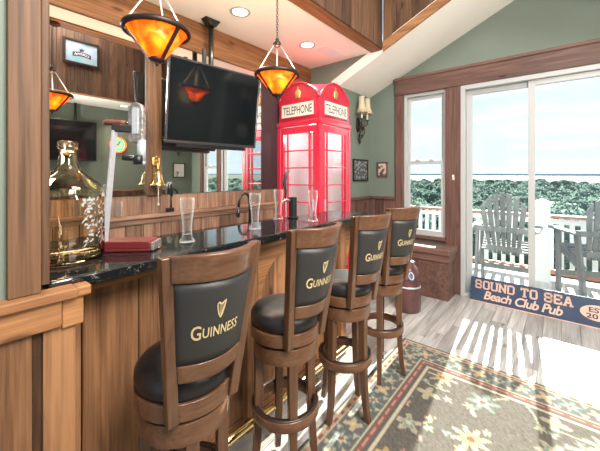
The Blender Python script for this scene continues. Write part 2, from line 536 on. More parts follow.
# --- north wall (mirror wall), bar side
wall('wall_north', M['green'], [(-2.0, AX + .1, NY, NY + .1, 0, CZ + .1)])
mb = MB()
pn = lambda a, b, d0, d1: (a, b, NY - d1, NY - d0)
boards_v(mb, -.4, 2.57, .02, 1.06, pn, .15)
boards_h(mb, -.4, 2.57, [1.075, 1.215], pn, th=.022, seg=.7)
struct(mb.build('wall_north_boarding', M['wall_z'], bevel=.0015, seg=1))
mb = MB(); mb.box(-.4, 2.57, NY - .05, NY - .018, 1.045, 1.075, .25); mb.box(-.4, 2.57, NY - .032, NY - .0185, 1.0, 1.044, -.1)
struct(mb.build('trim_1', M['wall_x'], bevel=.003))
# beam above the mirror
mb = MB(); mb.box(-.9, AX - .001, NY - .03, NY - .001, 2.462, CZ - .002)
struct(mb.build('beam_north', M['trim_x'], bevel=.006))

# --- gable plane, alcove walls
mb = MB()
mb.prism([(2.04, 0), (NY, 0), (NY, CZ), (1.47, CZ), (1.47, slope(1.47) + .004), (2.04, 2.434)], 'yz', AX, AX + .1)
struct(mb.build('wall_gable_north', M['green']))
mb = MB()
mb.prism([(-1.54, 0), (-2.18, 0), (-2.18, CZ), (-1.15, CZ), (-1.15, slope(-1.15) + .004), (-1.54, 2.434)], 'yz', AX, AX + .1)
struct(mb.build('wall_gable_south', M['green']))
wall('wall_alcove_north', M['green'], [(AX + .1, EX, 2.04, 2.14, 0, 2.5)])
wall('wall_alcove_south', M['green'], [(AX + .1, EX, -1.64, -1.54, 0, 2.5)])
wall('wall_south', M['green'], [(-3.4, AX + .1, -2.28, -2.18, 0, CZ + .1)])

# wood clad gable above the alcove slope: upright boards following the slope
mb = MB()
yy = 1.466
while yy > -1.14:
    wd = .14 * rnd.uniform(.8, 1.2); y1 = max(yy - wd, -1.15)
    a, b = y1 + .002, yy - .002
    sl = lambda q: slope(q) + .004
    mid = [(a, sl(a)), (b, sl(b))] if (a - .25) * (b - .25) > 0 else [(a, sl(a)), (.25, sl(.25)), (b, sl(b))]
    mb.prism(mid + [(b, HZ), (a, HZ)], 'yz', AX - .02, AX - .002, rnd.uniform(-.3, .25))
    yy = y1
mb.prism([(1.466, sl(1.466)), (.25, sl(.25)), (-1.14, sl(-1.14)), (-1.14, HZ), (1.466, HZ)], 'yz', AX - .002, AX + .098, -.6)
struct(mb.build('wall_gable_boarding', M['panel_z'], bevel=.0015, seg=1))
# sloped trim along the gable's lower edge and the upright trim in its corner
mb = MB()
tk = .10
for a, b in ((1.47, .25), (-1.15, .25)):
    mb.prism([(a, slope(a)), (b, slope(b)), (b, slope(b) + tk), (a, slope(a) + tk)], 'yz', AX - .045, AX - .021)
struct(mb.build('trim_2', M['trim_y'], bevel=.003))
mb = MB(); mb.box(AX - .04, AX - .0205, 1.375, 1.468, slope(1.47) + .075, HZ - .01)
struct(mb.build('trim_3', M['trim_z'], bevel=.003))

# low ceilings over bar and opposite side, with their faced edges
wall('ceiling_north', M['white_ceiling'], [(-2.0, AX, 1.62, NY, CZ, CZ + .1)])
wall('ceiling_south', M['white_ceiling'], [(-3.4, AX, -2.18, -1.30, CZ, CZ + .1)])
mb = MB(); mb.box(-2.0, AX, 1.49, 1.62, CZ - .012, CZ + .16)
struct(mb.build('beam_ceiling_edge_north', M['trim_x'], bevel=.006))
mb = MB(); mb.box(-3.4, AX, -1.30, -1.17, CZ - .012, CZ + .16)
struct(mb.build('beam_ceiling_edge_south', M['trim_x'], bevel=.006))
mb = MB()
boards_v(mb, -2.0, AX - .045, CZ - .01, HZ, lambda a, b, d0, d1: (a, b, 1.49 - d1, 1.49 - d0), .14, th=.02)
mb.box(-2, AX, 1.4905, 1.6, CZ + .165, HZ, -.6)
struct(mb.build('wall_fascia_north', M['panel_z'], bevel=.0015, seg=1))
mb = MB()
boards_v(mb, -3.4, AX - .045, CZ - .01, HZ, lambda a, b, d0, d1: (a, b, -1.17 + d0, -1.17 + d1), .14, th=.02)
mb.box(-3.4, AX, -1.28, -1.1705, CZ + .165, HZ, -.6)
struct(mb.build('wall_fascia_south', M['panel_z'], bevel=.0015, seg=1))
wall('ceiling_high', M['white_ceiling'], [(-3.4, AX + .1, -1.3, 1.62, HZ, HZ + .1)])
# alcove vault
mb = MB()
mb.prism([(2.14, slope(2.14)), (.25, slope(.25)), (-1.64, slope(-1.64)), (-1.64, slope(-1.64) + .12), (.25, slope(.25) + .12), (2.14, slope(2.14) + .12)], 'yz', AX - .0205, EX + .1)
struct(mb.build('ceiling_alcove', M['white_ceiling']))

# --- east wall with its two windows and the sliding door
DY0, DY1 = -.39, .889
W1 = (1.05, 1.557); W2 = (-1.057, -.55)
ZS, ZT = .63, 2.39
mb = MB()
T = .1
pieces = [
    [(W1[1], 0), (2.04, 0), (2.04, 2.43), (W1[1], slope(W1[1]))],
    [(W1[0], 0), (W1[1], 0), (W1[1], ZS), (W1[0], ZS)],
    [(DY1, 0), (W1[0], 0), (W1[0], ZT), (DY1, ZT)],
    [(W2[1], 0), (DY0, 0), (DY0, ZT), (W2[1], ZT)],
    [(W2[0], 0), (W2[1], 0), (W2[1], ZS), (W2[0], ZS)],
    [(-1.54, 0), (W2[0], 0), (W2[0], slope(W2[0])), (-1.54, 2.43)],
    [(W2[0], ZT), (W1[1], ZT), (W1[1], slope(W1[1])), (.25, slope(.25)), (W2[0], slope(W2[0]))],
]
for p in pieces: mb.prism(p, 'yz', EX, EX + T)
struct(mb.build('wall_east', M['green']))

# wood trim around the openings
mb = MB(); mb.box(EX - .045, EX, -1.16, 1.66, ZT, 2.6)
mb.box(EX - .06, EX, -1.18, 1.68, 2.575, 2.61, .1)
struct(mb.build('trim_4', M['red_y'], bevel=.004))
mb = MB()
mb.box(EX - .035, EX - .0005, W1[1] - .0, 1.66, .58, ZT - .001, .05)
mb.box(EX - .035, EX - .0005, DY1, W1[0], .01, ZT - .001, -.05)
mb.box(EX - .035, EX - .0005, W2[1], DY0, .01, ZT - .001, 0)
mb.box(EX - .035, EX - .0005, -1.16, W2[0], .58, ZT - .001, 0)
struct(mb.build('trim_5', M['red_z'], bevel=.004))
for k, (a, b) in enumerate((W1, W2)):
    mb = MB(); mb.box(EX - .06, EX - .0005, a - .001, b + .001, ZS - .035, ZS + .0, .05)
    struct(mb.build('windowsill_%d' % (k + 1), M['red_y'], bevel=.004))

# wainscot in the alcove and beneath the windows
mb = MB()
boards_v(mb, AX + .1, EX - .03, .02, 1.05, lambda a, b, d0, d1: (a, b, 2.04 - d1, 2.04 - d0), .14)
struct(mb.build('wall_alcove_boarding', M['red_z'], bevel=.0015, seg=1))
mb = MB()
boards_v(mb, 1.662, 2.018, .02, 1.05, lambda a, b, d0, d1: (EX - d1, EX - d0, a, b), .14)
struct(mb.build('wall_east_boarding', M['red_z'], bevel=.0015, seg=1))
mb = MB(); mb.box(AX + .1, EX, 1.995, 2.039, 1.052, 1.085); mb.box(EX - .045, EX - .001, 1.662, 1.994, 1.052, 1.085)
struct(mb.build('trim_6', M['red_x'], bevel=.003))
mb = MB()
boards_v(mb, -3.4, AX - .03, .02, 1.02, lambda a, b, d0, d1: (a, b, -2.18 + d0, -2.18 + d1), .15)
struct(mb.build('wall_south_boarding', M['wall_z'], bevel=.0015, seg=1))
mb = MB(); mb.box(-3.4, AX - .02, -2.179, -2.06, 1.022, 1.055)
struct(mb.build('trim_7', M['wall_x'], bevel=.003))


def double_hung(name, a, b):
    o = bpy.data.objects.new(name, None); COL.objects.link(o); struct(o)
    z0, z1, zm = ZS, ZT, 1.51
    f = MB()
    f.box(EX + .0, EX + .09, a, a + .03, z0, z1); f.box(EX + .0, EX + .09, b - .03, b, z0, z1)
    f.box(EX + .0, EX + .09, a + .03, b - .03, z1 - .035, z1); f.box(EX + .0, EX + .09, a + .03, b - .03, z0, z0 + .025)
    f.build('window_frame', M['whiteframe'], o, bevel=.003)
    for nm, q0, q1, xx in (('upper_sash', zm - .005, z1 - .036, EX + .05), ('lower_sash', z0 + .026, zm + .035, EX + .018)):
        s_ = MB()
        s_.box(xx, xx + .03, a + .031, a + .066, q0, q1); s_.box(xx, xx + .03, b - .066, b - .031, q0, q1)
        s_.box(xx, xx + .03, a + .066, b - .066, q1 - .04, q1); s_.box(xx, xx + .03, a + .066, b - .066, q0, q0 + .04)
        so_ = s_.build(nm, M['whiteframe'], o, bevel=.003)
        g = MB(); g.box(xx + .012, xx + .016, a + .064, b - .064, q0 + .038, q1 - .038); g.build('pane', M['pane'], so_)
    l = MB()
    for q in (a + .17, b - .17):
        l.box(EX + .0, EX + .03, q - .025, q + .025, zm + .036, zm + .048); l.tube([(EX + .012, q, zm + .05), (EX + .012, q + .018, zm + .062)], .006, 6)
    l.build('sash_lock', M['whiteframe'], o)
    return o


double_hung('window_1', *W1)
double_hung('window_2', *W2)

dr = bpy.data.objects.new('door_1', None); COL.objects.link(dr); struct(dr)
f = MB()
f.box(EX - .03, EX + .1, DY1 - .045, DY1, .0, ZT); f.box(EX - .03, EX + .1, DY0, DY0 + .045, .0, ZT)
f.box(EX - .03, EX + .1, DY0 + .045, DY1 - .045, ZT - .05, ZT); f.box(EX - .02, EX + .1, DY0 + .045, DY1 - .045, .001, .035)
f.build('door_frame', M['whiteframe'], dr, bevel=.003)
for nm, a, b, xx in (('fixed_panel', .212, DY1 - .046, EX + .052), ('sliding_panel', DY0 + .046, .266, EX + .008)):
    s_ = MB()
    s_.box(xx, xx + .04, a, a + .055, .036, ZT - .051); s_.box(xx, xx + .04, b - .055, b, .036, ZT - .051)
    s_.box(xx, xx + .04, a + .055, b - .055, ZT - .106, ZT - .051); s_.box(xx, xx + .04, a + .055, b - .055, .036, .11)
    q = s_.build(nm, M['whiteframe'], dr, bevel=.003)
    g = MB(); g.box(xx + .017, xx + .022, a + .053, b - .053, .108, ZT - .104); g.build('pane', M['pane'], q)

# --- partition at the near end of the bar
PX = .215
wall('wall_left', M['green'], [(-1.9, PX - .002, 1.15, 1.27, 0, HZ)])
mb = MB()
boards_v(mb, -1.9, .20, .02, .955, lambda a, b, d0, d1: (a, b, 1.15 - d1, 1.15 - d0), .125, th=.016)
mb.box(.222, .30, 1.136, 1.16, .02, .955, .1)
mb.box(.20, .222, 1.146, 1.15, .02, .955, -.7)
struct(mb.build('wall_left_boarding', M['bar_z'], bevel=.0015, seg=1))
mb = MB()
mb.box(-1.9, .262, 1.118, 1.149, .945, 1.022, .25); mb.box(.264, .318, 1.124, 1.162, .935, 1.02, .3)
struct(mb.build('trim_8', M['trim_x'], bevel=.003))
mb = MB(); mb.box(-1.9, .298, 1.10, 1.163, 1.024, 1.052, .15); mb.box(.2985, .335, 1.112, 1.163, 1.02, 1.05, .28)
struct(mb.build('trim_9', M['trim_x'], bevel=.004))
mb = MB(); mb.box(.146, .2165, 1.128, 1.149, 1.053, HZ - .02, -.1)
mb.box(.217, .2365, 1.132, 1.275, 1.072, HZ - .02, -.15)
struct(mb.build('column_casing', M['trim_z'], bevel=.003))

# ================================================================== BAR
# bar body: a thing with its boarding, trim, brackets
bx0, bx1 = .31, 2.085
bl = (1.25, 1.42, 0)
bar = thing('bar_counter', 'rustic board bar counter running from the wooden post to the red booth', 'bar', bl)
mb = MB(bl)
boards_v(mb, bx0 - .09, bx1, .0, .965, lambda a, b, d0, d1: (a, b, 1.352 - d1, 1.352 - d0), .185, th=.018, var=.3)
mb.build('front_boarding', M['bar_z'], bar, bevel=.0015, seg=1)
mb = MB(bl); mb.box(bx0 - .09, bx1, 1.353, 1.49, 0, 1.028, -.4); mb.build('carcass', M['bar_z'], bar)
mb = MB(bl); mb.box(bx0 - .05, bx1, 1.312, 1.351, .967, 1.028, .2); mb.build('top_rail', M['trim_x'], bar, bevel=.003)
mb = MB(bl); boards_v(mb, 1.333, 1.49, .0, 1.028, lambda a, b, d0, d1: (bx1 + d0, bx1 + d1, a, b), .1)
mb.build('end_boarding', M['bar_z'], bar, bevel=.0015, seg=1)
for xb, kx_ in ((1.185, 1.0), (2.105, .74)):
    mb = MB(bl); mb.box(xb - .075, xb, 1.285, 1.331, .002, 1.028, .15); mb.build('post', M['bar_z'], bar, bevel=.003)
    mb = MB(bl)
    prof = [(xb + .0005, .68)] + [(xb + (.275 - .25 * math.cos(k / 14 * PI / 2)) * kx_, .68 + .25 * math.sin(k / 14 * PI / 2)) for k in range(15)] + [(xb + .275 * kx_, 1.028), (xb + .0005, 1.028)]
    mb.prism(prof, 'xz', 1.285, 1.311, .2)
    mb.build('curved_bracket', M['trim_x'], bar, bevel=.002)
mb = MB(bl); mb.box(bx0 - .05, bx1, 1.322, 1.332, .0, .07, -.15); mb.build('toe_board', M['bar_x'], bar, bevel=.002)

mb = MB()
o = None
mb.prism([(.24, 1.165), (2.26, 1.165), (2.31, 1.215), (2.31, 1.50), (2.26, 1.545), (.24, 1.545)], 'xy', 1.03, 1.07)
o = mb.build('countertop', M['granite'], bevel=.008, seg=3)
tag(o, 'polished black speckled granite countertop lying along the board bar', 'countertop')

mb = MB((1.3, 1.26, 0))
mb.tube([(.30, 1.235, .105), (2.14, 1.235, .105)], .022, 14)
r_ = thing('foot_rail', 'shiny brass foot rail along the bottom of the board bar', 'foot rail', (1.3, 1.26, 0))
mb.build('rail', M['brass'], r_)
for xb in (.5, 1.38, 1.95):
    m2 = MB((1.3, 1.26, 0)); m2.tube([(xb, 1.235, .105), (xb, 1.29, .085), (xb, 1.321, .085)], .012, 8)
    m2.lathe([(.0, 0), (.03, 0), (.028, .006), (0, .008)], 12, (xb, 1.321, .085), M=Matrix.Rotation(R(90), 4, 'X'))
    m2.build('bracket', M['brass'], r_)

# outlet and plug on the bar front
t = thing('power_outlet', 'black power outlet on the bar boards beside the second stool', 'outlet', (1.02, 1.331, .375))
mb = MB((1.02, 1.331, .375)); mb.box(.985, 1.055, 1.324, 1.332, .315, .435); mb.build('cover_plate', M['black'], t, bevel=.003)
mb = MB((1.02, 1.331, .375))
for z in (.35, .40): mb.box(1.003, 1.037, 1.320, 1.3235, z - .015, z + .015)
mb.build('socket', simple('dark_grey_plastic', (.05, .05, .05), .4), t, bevel=.002)
t = thing('power_cable', 'white plug and cord at the foot of the bar behind the nearest stool', 'cord', (.82, 1.31, .20))
mb = MB((.82, 1.31, .20)); mb.box(.80, .835, 1.295, 1.330, .185, .215); mb.build('plug', M['cream'], t, bevel=.006)
mb = MB((.82, 1.31, .20)); mb.tube([(.82, 1.294, .198), (.825, 1.287, .18), (.83, 1.287, .12), (.84, 1.29, .05), (.87, 1.292, .012), (1.05, 1.29, .008)], .004, 8)
mb.build('cable', M['cream'], t)


# ================================================================== STOOLS
def bp(u, z, off=0.0):
    """point on the curved back: u across (-.17..17), z height, off = towards the room (-Y)"""
    k = (z - .665) / .52
    hw = .098 + .046 * k
    q = u / .17
    y = -.122 - .070 * k - (.030 + .045 * k) * (1 - q * q) - off
    return (q * hw, y, z)


def back_slab(mb, u0, u1, z0, z1, t0, t1, nu=14, nz=6, crown=0, puff=0, mat=0):
    """curved slab between offsets t0 (sitter side) and t1 (room side)"""
    vs = []; nu1 = nu + 1; nz1 = nz + 1
    for side in (0, 1):
        for j in range(nz1):
            for i in range(nu1):
                u = u0 + (u1 - u0) * i / nu; a = j / nz
                z = z0 + (z1 - z0) * a
                if crown and a > 0: z += crown * a * (1 - (2 * i / nu - 1) ** 2)
                ed = (1 - (2 * i / nu - 1) ** 6) * (1 - (2 * a - 1) ** 6)
                off = (t0 - puff * ed) if side == 0 else (t1 + puff * ed * .6)
                vs.append(bp(u, z, off))
    n = nu1 * nz1; fs = []
    for j in range(nz):
        for i in range(nu):
            a = j * nu1 + i
            fs.append((a, a + 1, a + nu1 + 1, a + nu1)); fs.append((n + a, n + a + nu1, n + a + nu1 + 1, n + a + 1))
    for i in range(nu):
        fs.append((i, n + i, n + i + 1, i + 1)); b = nz * nu1 + i; fs.append((b, b + 1, n + b + 1, n + b))
    for j in range(nz):
        a = j * nu1; fs.append((a, a + nu1, n + a + nu1, n + a)); b = a + nu; fs.append((b, n + b, n + b + nu1, b + nu1))
    mb.add(vs, fs, 0, True, mat)


GROUP_ST = 'bar stools along the bar'
stool = thing('bar_stool', 'nearest wooden bar stool with black pad, by the wooden post', 'bar stool', (.570, .975, .0125), R(-6), GROUP_ST)
stool.scale = (1, 1, .984)
mb = MB(); mb.lathe([(0, .716), (.138, .716), (.150, .722), (.157, .742), (.155, .768), (.140, .788), (.105, .800), (.06, .805), (0, .806)], 40)
mb.build('seat_cushion', M['leather'], stool)
mb = MB(); mb.lathe([(0, .664), (.154, .664), (.157, .667), (.157, .717), (.154, .720), (0, .720)], 40); mb.build('seat_ring', M['stool_x'], stool, bevel=.003)
mb = MB(); mb.lathe([(0, .650), (.12, .650), (.12, .666), (0, .666)], 24); mb.build('swivel_plate', M['black'], stool)
mb = MB(); mb.lathe([(.110, .580), (.142, .580), (.145, .583), (.145, .648), (.142, .651), (.110, .651)], 40, closed=True); mb.build('leg_ring', M['stool_x'], stool, bevel=.003)
# four legs
legs = []
mbl = MB()
pts = [(.122, .0, .62), (.122, 0, .42), (.128, 0, .22), (.138, 0, .09), (.154, 0, .0)]
ws = [.040, .038, .034, .031, .028]
vs = []
for (x, y, z), q in zip(pts, ws):
    vs += [(x - q / 2, -q / 2, z), (x + q / 2, -q / 2, z), (x + q / 2, q / 2, z), (x - q / 2, q / 2, z)]
fs = [(3, 2, 1, 0), (16, 17, 18, 19)]
for i in range(4):
    for k in range(4):
        fs.append((i * 4 + k, i * 4 + (k + 1) % 4, i * 4 + 4 + (k + 1) % 4, i * 4 + 4 + k))
mbl.add(vs, fs)
leg0 = mbl.build('leg', M['stool_z'], stool, bevel=.004)
for k in range(1, 4):
    c = leg0.copy(); COL.objects.link(c); c.rotation_euler = (0, 0, k * PI / 2)
mb = MB(); mb.lathe([(.128, .305), (.152, .305), (.154, .308), (.154, .347), (.152, .350), (.128, .350)], 44, closed=True)
ring = mb.build('foot_ring', M['stool_x'], stool, bevel=.002)
mb = MB(); mb.lathe([(.129, .3505), (.151, .3505), (.151, .354), (.129, .354)], 44, closed=True); mb.build('scuff_band', M['dark_metal'], ring)['label'] = 'dark metal band'
# back
for sgn in (-1, 1):
    mb = MB()
    vs = []; zz = [.666, .73, .82, .92, 1.02, 1.10, 1.178]
    for z in zz:
        p = Vector(bp(sgn * .17, z)); hw = .0165
        hx = hw if z > .64 else hw * .95
        vs += [(p.x - hx, p.y - .019, z), (p.x + hx, p.y - .019, z), (p.x + hx, p.y + .013, z), (p.x - hx, p.y + .013, z)]
    n = len(zz); fs = [(3, 2, 1, 0), tuple((n - 1) * 4 + k for k in range(4))]
    for i in range(n - 1):
        for k in range(4): fs.append((i * 4 + k, i * 4 + (k + 1) % 4, i * 4 + 4 + (k + 1) % 4, i * 4 + 4 + k))
    mb.add(vs, fs); mb.build('back_post', M['stool_z'], stool, bevel=.004)
mb = MB(); back_slab(mb, -.163, .163, 1.104, 1.181, -.010, .018, crown=.003); mb.build('top_rail', M['stool_x'], stool, bevel=.004)
mb = MB(); back_slab(mb, -.150, .150, .800, .856, -.008, .013); mb.build('lower_rail', M['stool_x'], stool, bevel=.003)
mb = MB(); back_slab(mb, -.152, .152, .858, 1.102, -.012, .012, puff=.008, nu=18, nz=10); pad = mb.build('back_pad', M['leather2'], stool)

OFFS = .0185
vs, fs = text_mesh('G', .050, .0006, align='LEFT')
vs2, fs2 = text_mesh('UINNESS', .036, .0005, align='LEFT', spacing=1.06)
g = max(v.x for v in vs)
allv = [(v.x, v.y) for v in vs] + [(v.x + g + .003, v.y + .002) for v in vs2]
allf = fs + [tuple(i + len(vs) for i in f_) for f_ in fs2]
wd = max(a for a, b in allv); kx = .192 / wd
mb = MB(); mb.add([bp((a - wd / 2) * kx - .018, .936 + b * 1.2 + .10 * 0, OFFS) for a, b in allv], allf)
mb.build('lettering', M['gold_print'], pad, recalc=False)['label'] = 'pale gold printed name'
# small harp emblem above the name
mb = MB()
def ribbon(pts, wds):
    vs = []
    for i, (a, b) in enumerate(pts):
        p0 = Vector(pts[max(i - 1, 0)]); p1 = Vector(pts[min(i + 1, len(pts) - 1)])
        d = (p1 - p0).normalized(); n_ = Vector((-d.y, d.x)) * wds[i] / 2
        vs += [bp(a - n_.x, b - n_.y, OFFS), bp(a + n_.x, b + n_.y, OFFS)]
    mb.add(vs, [(2 * i, 2 * i + 2, 2 * i + 3, 2 * i + 1) for i in range(len(pts) - 1)])
hz = .990
_rb = ribbon
def ribbon(p, w_): _rb([(a * .78 - .012, hz + (b - hz) * .78) for a, b in p], [q * .8 for q in w_])
ribbon([(-.022, hz + .058), (-.012, hz + .062), (-.002, hz + .055), (.010, hz + .060), (.022, hz + .068)], [.003, .007, .006, .007, .004])
ribbon([(-.020, hz + .056), (-.017, hz + .036), (-.010, hz + .016), (-.001, hz + .002)], [.005, .005, .005, .005])
ribbon([(.020, hz + .064), (.014, hz + .040), (.007, hz + .018), (-.001, hz + .002)], [.006, .008, .009, .007])
for q in (-.010, -.004, .002, .008):
    ribbon([(q, hz + .057), (q * .5 - .001, hz + .014)], [.0016, .0016])
mb.build('harp_emblem', M['gold_print'], pad, recalc=False)['label'] = 'pale gold printed harp'

STZ = .0125
CENT = [(.570, .975), (1.072, .980), (1.585, .978), (2.055, .975)]
TURN = [-6, -5, -9, -16]
BASE = [-112, -123, -92, -68]
LAB = [None, 'second wooden bar stool from the wooden post, before the curved bracket',
       'third wooden bar stool from the wooden post, between two other stools',
       'fourth wooden bar stool, farthest from the wooden post, in front of the window seat']
stools = [stool]
for k in (1, 2, 3):
    stools.append(copy_tree(stool, (CENT[k][0], CENT[k][1], STZ), R(TURN[k]), LAB[k]))
for k, s_ in enumerate(stools):
    for c in s_.children:
        if c.name.startswith('leg') and not c.name.startswith('leg_ring'):
            c.rotation_euler.z += R(BASE[k] - TURN[k])

# ================================================================== PENDANTS
pend = thing('pendant_lamp', 'larger looking amber cone pendant lamp hanging beside the TV mount over the near bar end', 'pendant lamp', (.736, 1.52, 2.105), R(21), 'amber cone pendants over the bar')
mb = MB(); mb.lathe([(.143, -.018), (.141, -.018), (.026, -.160), (.029, -.162)], 48, closed=True); mb.build('mica_shade', M['mica'], pend)
mb = MB(); mb.lathe([(.139, -.032), (.154, -.032), (.158, -.018), (.154, -.008), (.141, -.008)], 48, closed=True); rim = mb.build('rim_band', M['dark_metal'], pend)
for k in range(3):
    an = k * 2 * PI / 3 + .4
    mb = MB(); c_, s_ = math.cos(an), math.sin(an)
    mb.beam((.148 * c_, .148 * s_, -.024), (.034 * c_, .034 * s_, -.162), .020, .005, up=(c_, s_, 1.0))
    mb.build('strap', M['dark_metal'], pend)
mb = MB(); mb.lathe([(0, -.192), (.006, -.190), (.009, -.182), (.006, -.175), (.030, -.170), (.040, -.160), (.034, -.152), (0, -.150)], 24); mb.build('finial', M['dark_metal'], pend)
for k in range(3):
    an = k * 2 * PI / 3 + .42; c_, s_ = math.cos(an), math.sin(an)
    mb = MB(); mb.tube([(.145 * c_, .145 * s_, -.012), (.02 * c_, .02 * s_, .19)], .0035, 8); mb.build('rod', M['steel'], pend)
mb = MB(); mb.lathe([(0, .172), (.018, .175), (.030, .190), (.024, .205), (.012, .215), (.014, .225), (.006, .235), (0, .236)], 20); mb.build('hub', M['dark_metal'], pend)
mb = MB()
z = .243; k = 0
while z < .585:
    ax = Vector((1, 0, 0)) if k % 2 else Vector((0, 1, 0))
    mb.tube([ax * (.007 * math.cos(t_)) + Vector((0, 0, z + .012 * math.sin(t_))) for t_ in [i * PI / 5 for i in range(10)]], .0022, 6, closed=True)
    z += .019; k += 1
mb.build('chain', M['dark_metal'], pend)
mb = MB(); mb.lathe([(0, .611), (.06, .611), (.055, .598), (.012, .584), (0, .584)], 24); mb.build('canopy', M['dark_metal'], pend)
p2 = copy_tree(pend, (1.58, 1.52, 2.095), R(21), 'amber cone pendant lamp hanging in front of the red telephone booth')
for q in (pend, p2):
    l = bpy.data.lights.new('pendant_bulb', 'POINT'); l.energy = 11; l.color = (1, .80, .54); l.shadow_soft_size = .03
    lo = bpy.data.objects.new('pendant_bulb', l); COL.objects.link(lo); lo.parent = q; lo.location = (0, 0, -.045)

# ================================================================== MIRRORS, POST, TV
for nm, a, b, lab in (('mirror', -.35, 1.121, 'wide wall mirror between the wooden posts above the boarding, behind the glass jug'),
                      ('mirror', 1.230, 2.34, 'wide wall mirror under the TV, between wooden post and red booth')):
    t = tag(MB().build(nm, M['mirror']), lab, 'mirror', 'bar mirrors') if False else thing(nm, lab, 'mirror', ((a + b) / 2, NY - .012, 1.22))
    mb = MB(((a + b) / 2, NY - .012, 1.22)); mb.box(a, b, NY - .012, NY - .002, 1.222, 2.460); mb.build('mirror_glass', M['mirror'], t)
mb = MB(); mb.box(2.342, 3.18, NY - .02, NY - .001, 1.222, 2.461); struct(mb.build('wall_north_shade_strip', simple('maroon_booth_shade', (.022, .006, .010), .6)))  # dark strip put in for the shade beside the booth
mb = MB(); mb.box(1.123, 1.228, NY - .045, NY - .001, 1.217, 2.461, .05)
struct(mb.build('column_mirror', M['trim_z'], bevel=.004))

tv_c = Vector((1.555, 2.18, 1.938))
TVM = Matrix.Translation(tv_c) @ Matrix.Rotation(R(-6.58), 4, 'Z') @ Matrix.Rotation(R(7.16), 4, 'X')
t = thing('television', 'wide black flat screen TV hanging from the ceiling in front of the mirror', 'television', tuple(tv_c))
hw, hh = .408, .319
mb = MB(tuple(tv_c))
mb.box(-hw + .004, hw - .004, .012, .030, -hh + .004, hh - .004, M=TVM)
mb.box(-hw * .8, hw * .8, .03, .075, -hh * .75, hh * .6, M=TVM)
mb.build('back_shell', M['black'], t, bevel=.006)
mb = MB(tuple(tv_c))
bz = .014
mb.box(-hw, hw, -.006, .0115, hh - bz, hh, M=TVM); mb.box(-hw, hw, -.006, .0115, -hh, -hh + .022, M=TVM)
mb.box(-hw, -hw + bz, -.006, .0115, -hh + .022, hh - bz, M=TVM); mb.box(hw - bz, hw, -.006, .0115, -hh + .022, hh - bz, M=TVM)
mb.build('bezel', simple('dark_chrome_bezel', (.12, .12, .13), .2, metal=.7), t, bevel=.002)
mb = MB(tuple(tv_c)); mb.box(-hw + bz - .001, hw - bz + .001, .0, .004, -hh + .021, hh - bz + .001, M=TVM)
mb.build('screen', simple('dark_gloss_screen', (.006, .008, .010), .08, spec=.6), t)
mb = MB(tuple(tv_c)); mb.box(-hw * .75, hw * .75, .0, .05, -hh - .03, -hh - .001, M=TVM); mb.build('speaker_bar', M['black'], t, bevel=.006)
mnt = TVM @ Vector((0, .10, .05))
mb = MB(tuple(tv_c)); mb.tube([(1.62, 2.36, 2.70), (1.62, 2.36, 1.95)], .022, 14); mb.build('ceiling_pole', M['black'], t)
mb = MB(tuple(tv_c)); mb.prism([(-.075, 0), (.075, 0), (.03, -.06), (-.03, -.06)], 'xz', 2.32, 2.40); 
mb.V = [(v[0] + 1.62, v[1], v[2] + CZ) for v in mb.V]
mb.build('ceiling_bracket', M['black'], t, bevel=.004)
mb = MB(tuple(tv_c)); mb.beam((1.62, 2.36, 1.98), (1.60, 2.27, 1.95), .10, .12); mb.beam((1.54, 2.34, 2.05), (1.54, 2.34, 2.45), .02, .03); mb.build('mount_arm', M['black'], t)

